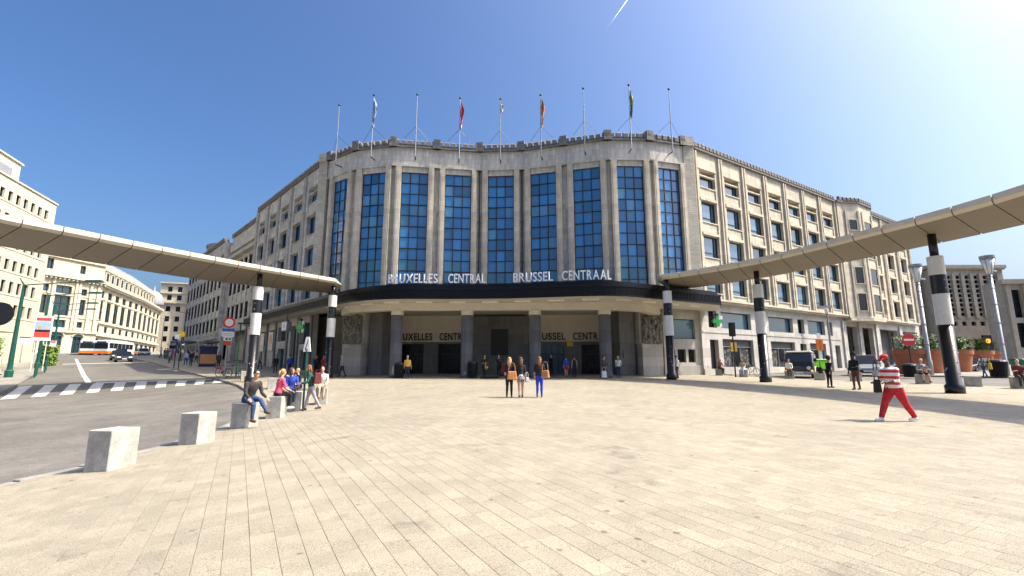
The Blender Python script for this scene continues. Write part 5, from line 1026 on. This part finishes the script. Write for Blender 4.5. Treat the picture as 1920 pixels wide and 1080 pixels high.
# three women walking to the station
person('woman in black top and black leggings with tan shoulder bag', -.11, 19.5, PB-.1, 1.66, True, 'c_black', 'c_black', 'c_charcoal', hair='hair_blond', style='long', thigh=(10, -9), knee=(4, 10), arm=(4, 22), elbow=(20, 50), vox=.016)
person('woman in black top and patterned shorts walking beside two friends', .36, 19.4, PB+.15, 1.66, True, 'c_black', 'c_floral', 'c_charcoal', hair='hair_brown', style='long', thigh=(8, -6), knee=(3, 12), leglen=.28, sleeve=.5, arm=(-4, 8), extra='skirt', vox=.016)
person('woman in cobalt blue trousers and black top with tan bag', 1.13, 19.5, PB-.12, 1.68, True, 'c_black', 'c_cobalt', 'c_brown', hair='hair_red', style='long', thigh=(9, -8), knee=(3, 10), arm=(20, 8), elbow=(45, 30), bulk=1.08, vox=.016)
bag('large orange tan shoulder bag of the woman in black leggings', .0, 19.22, .72, .1, 'c_orangebag', .42, .34); bag('tan shoulder bag of the woman in cobalt trousers', 1.36, 19.32, .78, -.4, 'c_tan', .36, .32); bag('small grey handbag beside the patterned shorts', .62, 19.3, .62, 1.1, 'c_grey', .3, .2, .1, .2)
# striding man with the cap
person('man in red cap, striped shirt and red trousers striding across the plaza', 10.05, 12.5, R(-82), 1.86, False, 'c_stripe', 'c_red', 'c_white', 'skin_dark', hair='hair_black', style='short', thigh=(30, -26), knee=(6, 8), arm=(14, 20), elbow=(78, 72), lean=9, bulk=1.3, lb=1.3, headdown=28, vox=.012, extra='cap', sleeve=.6)
bag('black camera bag hanging at the striped man\'s waist', 9.72, 12.62, .72, .2, 'c_black', .2, .34, .14, .5); tag(MB().box(-.06, .06, -.05, .05, 0, .16).box(-.035, .035, -.06, -.045, .02, .14).build('phone', 'c_grey', None, False, (9.62, 12.5, gz(9.6, 12.5)+1.16), .3), 'grey phone held by the man in the red cap', 'phone')
# seated row at the kerb
person('man in dark hoodie and jeans sitting cross legged on a kerb block', -7.48, 13.5, R(62), 1.82, False, 'c_charcoal', 'c_jeans', 'c_brown', hair='hair_black', style='short', thigh=(74, 88), knee=(76, 42), arm=(38, 34), elbow=(42, 46), lean=22, sit=.68, sleeve=.95, bulk=1.1, vox=.014, extra='sunglasses', headturn=-.0)
person('woman in pink top with fair ponytail sitting on a block', -7.73, 15.7, R(140), 1.68, True, 'c_pink', 'c_black', 'c_white', hair='hair_blond', style='pony', thigh=(82, 78), knee=(84, 80), arm=(24, 26), elbow=(50, 46), lean=10, sit=.68, sleeve=.4, bulk=1.15, vox=.016)
person('girl in blue jacket and jeans sitting on the slab bench', -8.3, 17.85, R(28), 1.66, True, 'c_blue', 'c_jeans', 'c_beige', hair='hair_brown', style='long', thigh=(80, 76), knee=(72, 84), arm=(26, 30), elbow=(56, 50), lean=10, sit=.7, sleeve=.95, bulk=1.12, vox=.016)
person('red haired woman in green top and pale trousers standing by the seats', -7.4, 17.5, R(-62), 1.70, True, 'c_green', 'c_grey', 'c_brown', hair='hair_red', style='long', thigh=(14, -20), knee=(4, 8), arm=(16, 30), elbow=(70, 60), lean=10, bulk=1.1, sleeve=.95, vox=.016)
bag('purple rucksack on the back of the woman in green', -7.16, 17.4, .95, .8, 'c_maroon', .3, .4, .18, .1, 'rucksack', 'rucksack')
person('bald man in white shirt sitting behind the green post', -8.1, 20.2, R(20), 1.74, False, 'c_white', 'c_beige', 'c_brown', hair='hair_grey', style='bald', thigh=(80, 78), knee=(80, 80), arm=(28, 28), elbow=(58, 52), lean=20, sit=.68, bulk=1.15)
person('fair woman in black jacket sitting behind the girl in blue', -9.5, 21.2, R(-25), 1.66, True, 'c_black', 'c_black', 'c_charcoal', hair='hair_blond', style='short', thigh=(80, 76), knee=(80, 84), arm=(26, 30), elbow=(50, 50), lean=12, sit=.6, sleeve=.95)
person('white haired person in beige sitting behind the girl in blue', -10.0, 21.4, R(35), 1.68, False, 'c_beige', 'c_grey', 'c_brown', hair='hair_grey', style='short', thigh=(80, 76), knee=(80, 84), arm=(26, 30), elbow=(50, 50), lean=12, sit=.6, sleeve=.95)
cblock(-8.1, 20.25, 'concrete block under the bald man in white', .3); cblock(-9.7, 21.35, 'wide concrete bench under the two people behind the girl in blue', .3, 1.2, .5, .6)
# portico people
person('white haired man in ochre jacket walking into the portico', -7.75, 34.9, PB, 1.72, False, 'c_ochre', 'c_navy', hair='hair_grey', thigh=(8, -6), arm=(6, 6), bulk=1.25, sleeve=.95)
person('man in pale grey jacket walking left past the carved relief', -13.6, 37.8, R(-80), 1.76, False, 'c_grey', 'c_charcoal', hair='hair_grey', thigh=(20, -18), arm=(-12, 14), lean=8, bulk=1.2, sleeve=.95)
person('street musician in black hat playing a saxophone', -2.1, 35.9, R(20), 1.76, False, 'c_black', 'c_black', arm=(30, 24), elbow=(62, 66), sleeve=.4)
person('street musician in black playing a double bass', -1.0, 36.0, R(-10), 1.78, False, 'c_black', 'c_black', arm=(34, 60), elbow=(60, 50), sleeve=.8)
t = thing('saxophone', 'brass saxophone held by the musician in the hat', 'saxophone', gl(-1.98, 35.55, .75), .3); MB().tube([(0, 0, .5), (.02, 0, .45), (-.06, 0, .0), (0, 0, -.1), (.08, 0, -.02), (.12, -.02, .12)], [.015, .02, .035, .045, .06, .09], 10).build('body', 'c_ochre', t, True)
t = thing('double_bass', 'dark red double bass leaning on the second musician', 'double bass', gl(-.62, 35.75, .1), .3); MB().ball((0, 0, .38), .32, .13, .34, 14, 9).ball((0, 0, .82), .25, .12, .28, 14, 9).build('body', 'c_maroon', t, True); MB().tube([(0, -.04, .9), (-.03, -.02, 1.75)], [.035, .025], 8).ball((-.03, -.02, 1.8), .04, .04, .07).build('neck', 'c_black', t)
tag(MB().box(-.7, .7, -.2, .2, 0, .14).build('instrument_case', 'c_black', None, False, gl(-1.7, 35.3), .05, bevel=.04), 'open black instrument case on the ground before the musicians', 'case')
person('woman in white top and jeans standing at the right column', 8.1, 35.9, R(160), 1.7, True, 'c_white', 'c_jeans', hair='hair_blond', style='long', arm=(12, 20), elbow=(60, 20), sleeve=.9, bulk=1.1)
person('man in brown jacket with a wheeled case by the right column', 6.85, 35.2, R(70), 1.7, False, 'c_brown', 'c_black', hair='hair_black', arm=(10, 24), elbow=(30, 70), sleeve=.95); bag('white and black wheeled case beside the right column', 6.8, 34.9, .06, .3, 'c_white', .4, .5, .25, .3, 'suitcase', 'suitcase')
person('woman in blue top and red skirt walking into the station', 4.2, 36.6, PB, 1.66, True, 'c_blue', 'c_red', hair='hair_black', leglen=.3, extra='skirt', thigh=(8, -8)); person('woman in strapless black dress entering the station', 4.85, 36.6, PB-.1, 1.66, True, 'c_black', 'c_navy', hair='hair_black', style='bun', sleeve=.0, thigh=(6, -6))
person('man in long dark coat before the lit doorway', 3.3, 39.2, R(-60), 1.86, False, 'c_black', 'c_black', arm=(10, 30), elbow=(20, 70), bulk=1.2, sleeve=.95, hair='hair_black')
person('person in grey top with white shoulder strap walking past the post', 12.2, 34.9, PB+.4, 1.72, False, 'c_grey', 'c_black', thigh=(10, -12), hair='hair_black', bulk=1.1)
# under the left marquee
for a in (('man in blue shirt walking under the left marquee', -20.6, 43.6, PB+.3, 'c_blue', 'c_navy'), ('man in dark jacket standing at the shop door', -16.9, 40.6, .5, 'c_navy', 'c_black'), ('man in red shirt walking past the shop door', -15.9, 39.6, 1.3, 'c_red', 'c_charcoal'), ('person in dark clothes leaning near the striped post', -22.0, 43.8, .3, 'c_black', 'c_charcoal')):
    person(a[0], a[1], a[2], a[3], 1.74, False, a[4], a[5], hair='hair_black', thigh=(10, -10), sleeve=.9, vox=.022)
# right side
person('dark haired girl in black with swinging bags standing on the canopy shadow', 16.9, 25.2, R(100), 1.66, True, 'c_black', 'c_black', 'c_charcoal', hair='hair_black', style='afro', arm=(-22, 40), elbow=(10, 30), lean=8, bulk=1.3, sleeve=.95, vox=.018, thigh=(4, 0)); bag('large black bag slung behind the girl in black', 16.55, 25.3, .75, .9, 'c_black', .42, .32, .2, .3)
person('man with tall dark hair, black jacket and brown trousers', 17.3, 23.8, R(-70), 1.84, False, 'c_black', 'c_brown', 'c_charcoal', 'skin_dark', hair='hair_black', style='afro', arm=(4, 24), elbow=(10, 60), bulk=1.32, sleeve=.95, vox=.018, thigh=(5, -3))
person('man in checked shirt reading on a block by the striped post', 24.7, 28.5, R(-10), 1.76, False, 'c_plaid', 'c_black', 'c_black', hair='hair_grey', thigh=(80, 80), knee=(82, 80), arm=(24, 24), elbow=(70, 70), out=(26, 26), sit=.56, lean=8, leglen=.5, bulk=1.2, spread=.1, headdown=15)
person('woman in patterned top and jeans walking with a yellow bag', 37.6, 37.6, R(-80), 1.72, True, 'c_plaid', 'c_jeans', 'c_black', 'skin_dark', hair='hair_black', style='bun', thigh=(-22, 20), knee=(12, 4), arm=(20, -14), lean=6); bag('bright yellow shoulder bag of the walking woman', 37.95, 37.4, .6, .9, 'c_yellow', .55, .5, .2, .35)
person('man in maroon shirt sitting at the edge of the plaza', 26.4, 24.6, R(-35), 1.78, False, 'c_maroon', 'c_charcoal', 'c_black', 'skin_pale', hair='hair_grey', style='bald', thigh=(82, 78), knee=(80, 80), arm=(30, 30), elbow=(70, 66), sit=.56, bulk=1.25, sleeve=.4); cblock(26.5, 24.75, 'concrete block under the man in maroon', -.5, .6, .5, .56); bag('black bag on the ground beside the man in maroon', 26.9, 24.0, .0, .2, 'c_black', .5, .5, .3, .1)
person('person in white shirt sitting in front of the van', 20.4, 34.75, R(-25), 1.72, False, 'c_white', 'c_charcoal', hair='hair_black', thigh=(82, 78), knee=(80, 84), arm=(30, 30), elbow=(60, 56), lean=14, sit=.56); person('fair haired woman in dark red sitting by the shop door', 17.8, 40.4, R(20), 1.66, True, 'c_maroon', 'c_black', hair='hair_blond', style='long', thigh=(80, 76), knee=(76, 84), arm=(30, 30), elbow=(60, 50), lean=10, sit=.56, bulk=1.15, sleeve=.9)
person('red haired woman in pale top and jeans sitting near the bicycle', 18.4, 37.5, R(-45), 1.66, True, 'c_beige', 'c_lblue', hair='hair_red', style='long', thigh=(80, 76), knee=(70, 84), arm=(30, 30), elbow=(70, 60), lean=16, sit=.56, bulk=1.1); bag('black bag on the concrete block beside the girl in black', 21.4, 32.9, .56, .3, 'c_black', .4, .35, .2, .15)
# crowd on the street pavement, seen small
cr = [(-38.5, 55.5, 'c_lblue', 'c_jeans', 'couple member in pale blue standing at the kiosk'), (-37.6, 55.2, 'c_pink', 'c_navy', 'woman in pink standing beside the kiosk'), (-47, 66.5, 'c_brown', 'c_black', 'person in brown among the street crowd'), (-45.6, 66.0, 'c_black', 'c_charcoal', 'person in black among the street crowd'),
      (-50.5, 69.5, 'c_white', 'c_jeans', 'person in white among the street crowd'), (-52.5, 71.5, 'c_green', 'c_green', 'person in green among the street crowd'), (-43.5, 64.0, 'c_maroon', 'c_black', 'person in maroon among the street crowd'), (-42.0, 62.5, 'c_grey', 'c_black', 'person in grey among the street crowd'), (-55.5, 75, 'c_navy', 'c_jeans', 'person in navy beside the coach'), (-31.6, 50.6, 'c_beige', 'c_brown', 'person in beige leaning by the kiosk wall')]
for i, (x, y, a, b, l) in enumerate(cr): person(l, x, y, i*1.3, 1.72, i % 2 == 1, a, b, hair=('hair_black', 'hair_brown')[i % 2], style=('short', 'long')[i % 2], thigh=(9, -8), sleeve=.8, vox=.026)
person('person in white shirt walking on the office pavement', -43.2, 39.6, R(-60), 1.74, False, 'c_white', 'c_beige', thigh=(18, -16), hair='hair_brown', vox=.024)
tag(MB().lathe([(.16, 0), (.16, .55), (.2, .56), (.2, .66), (.13, .72), (.13, .85), (.05, .95)], 12).build('fire_hydrant', 'red_sign', None, False, gl(-57.5, 80)), 'small red hydrant on the street corner by the coach', 'hydrant')

cr2 = [(-49, 67.5, 'c_blue', 'a person in bright blue waiting at the bus shelter'), (-44.6, 61.2, 'c_beige', 'person in beige standing under the bus shelter'), (-54.5, 74.0, 'c_red', 'person in red walking near the second bus shelter'), (-41, 60.0, 'c_navy', 'person in navy sitting side at the shelter edge'), (-30.2, 48.4, 'c_charcoal', 'person in charcoal walking past the kiosk'), (-58, 77.5, 'c_lblue', 'person in pale blue beside the hydrant'), (-36.2, 53.0, 'c_black', 'person in black behind the kiosk couple'), (-26.5, 49.5, 'c_olive', 'person in olive under the end of the marquee')]
for i, (x, y, a, l) in enumerate(cr2): person(l, x, y, i*1.7, 1.7+.02*i, i % 3 == 1, a, ('c_jeans', 'c_black', 'c_charcoal')[i % 3], hair=('hair_brown', 'hair_black')[i % 2], style=('short', 'long')[i % 3 == 1], thigh=(10, -9), sleeve=.8, vox=.028)
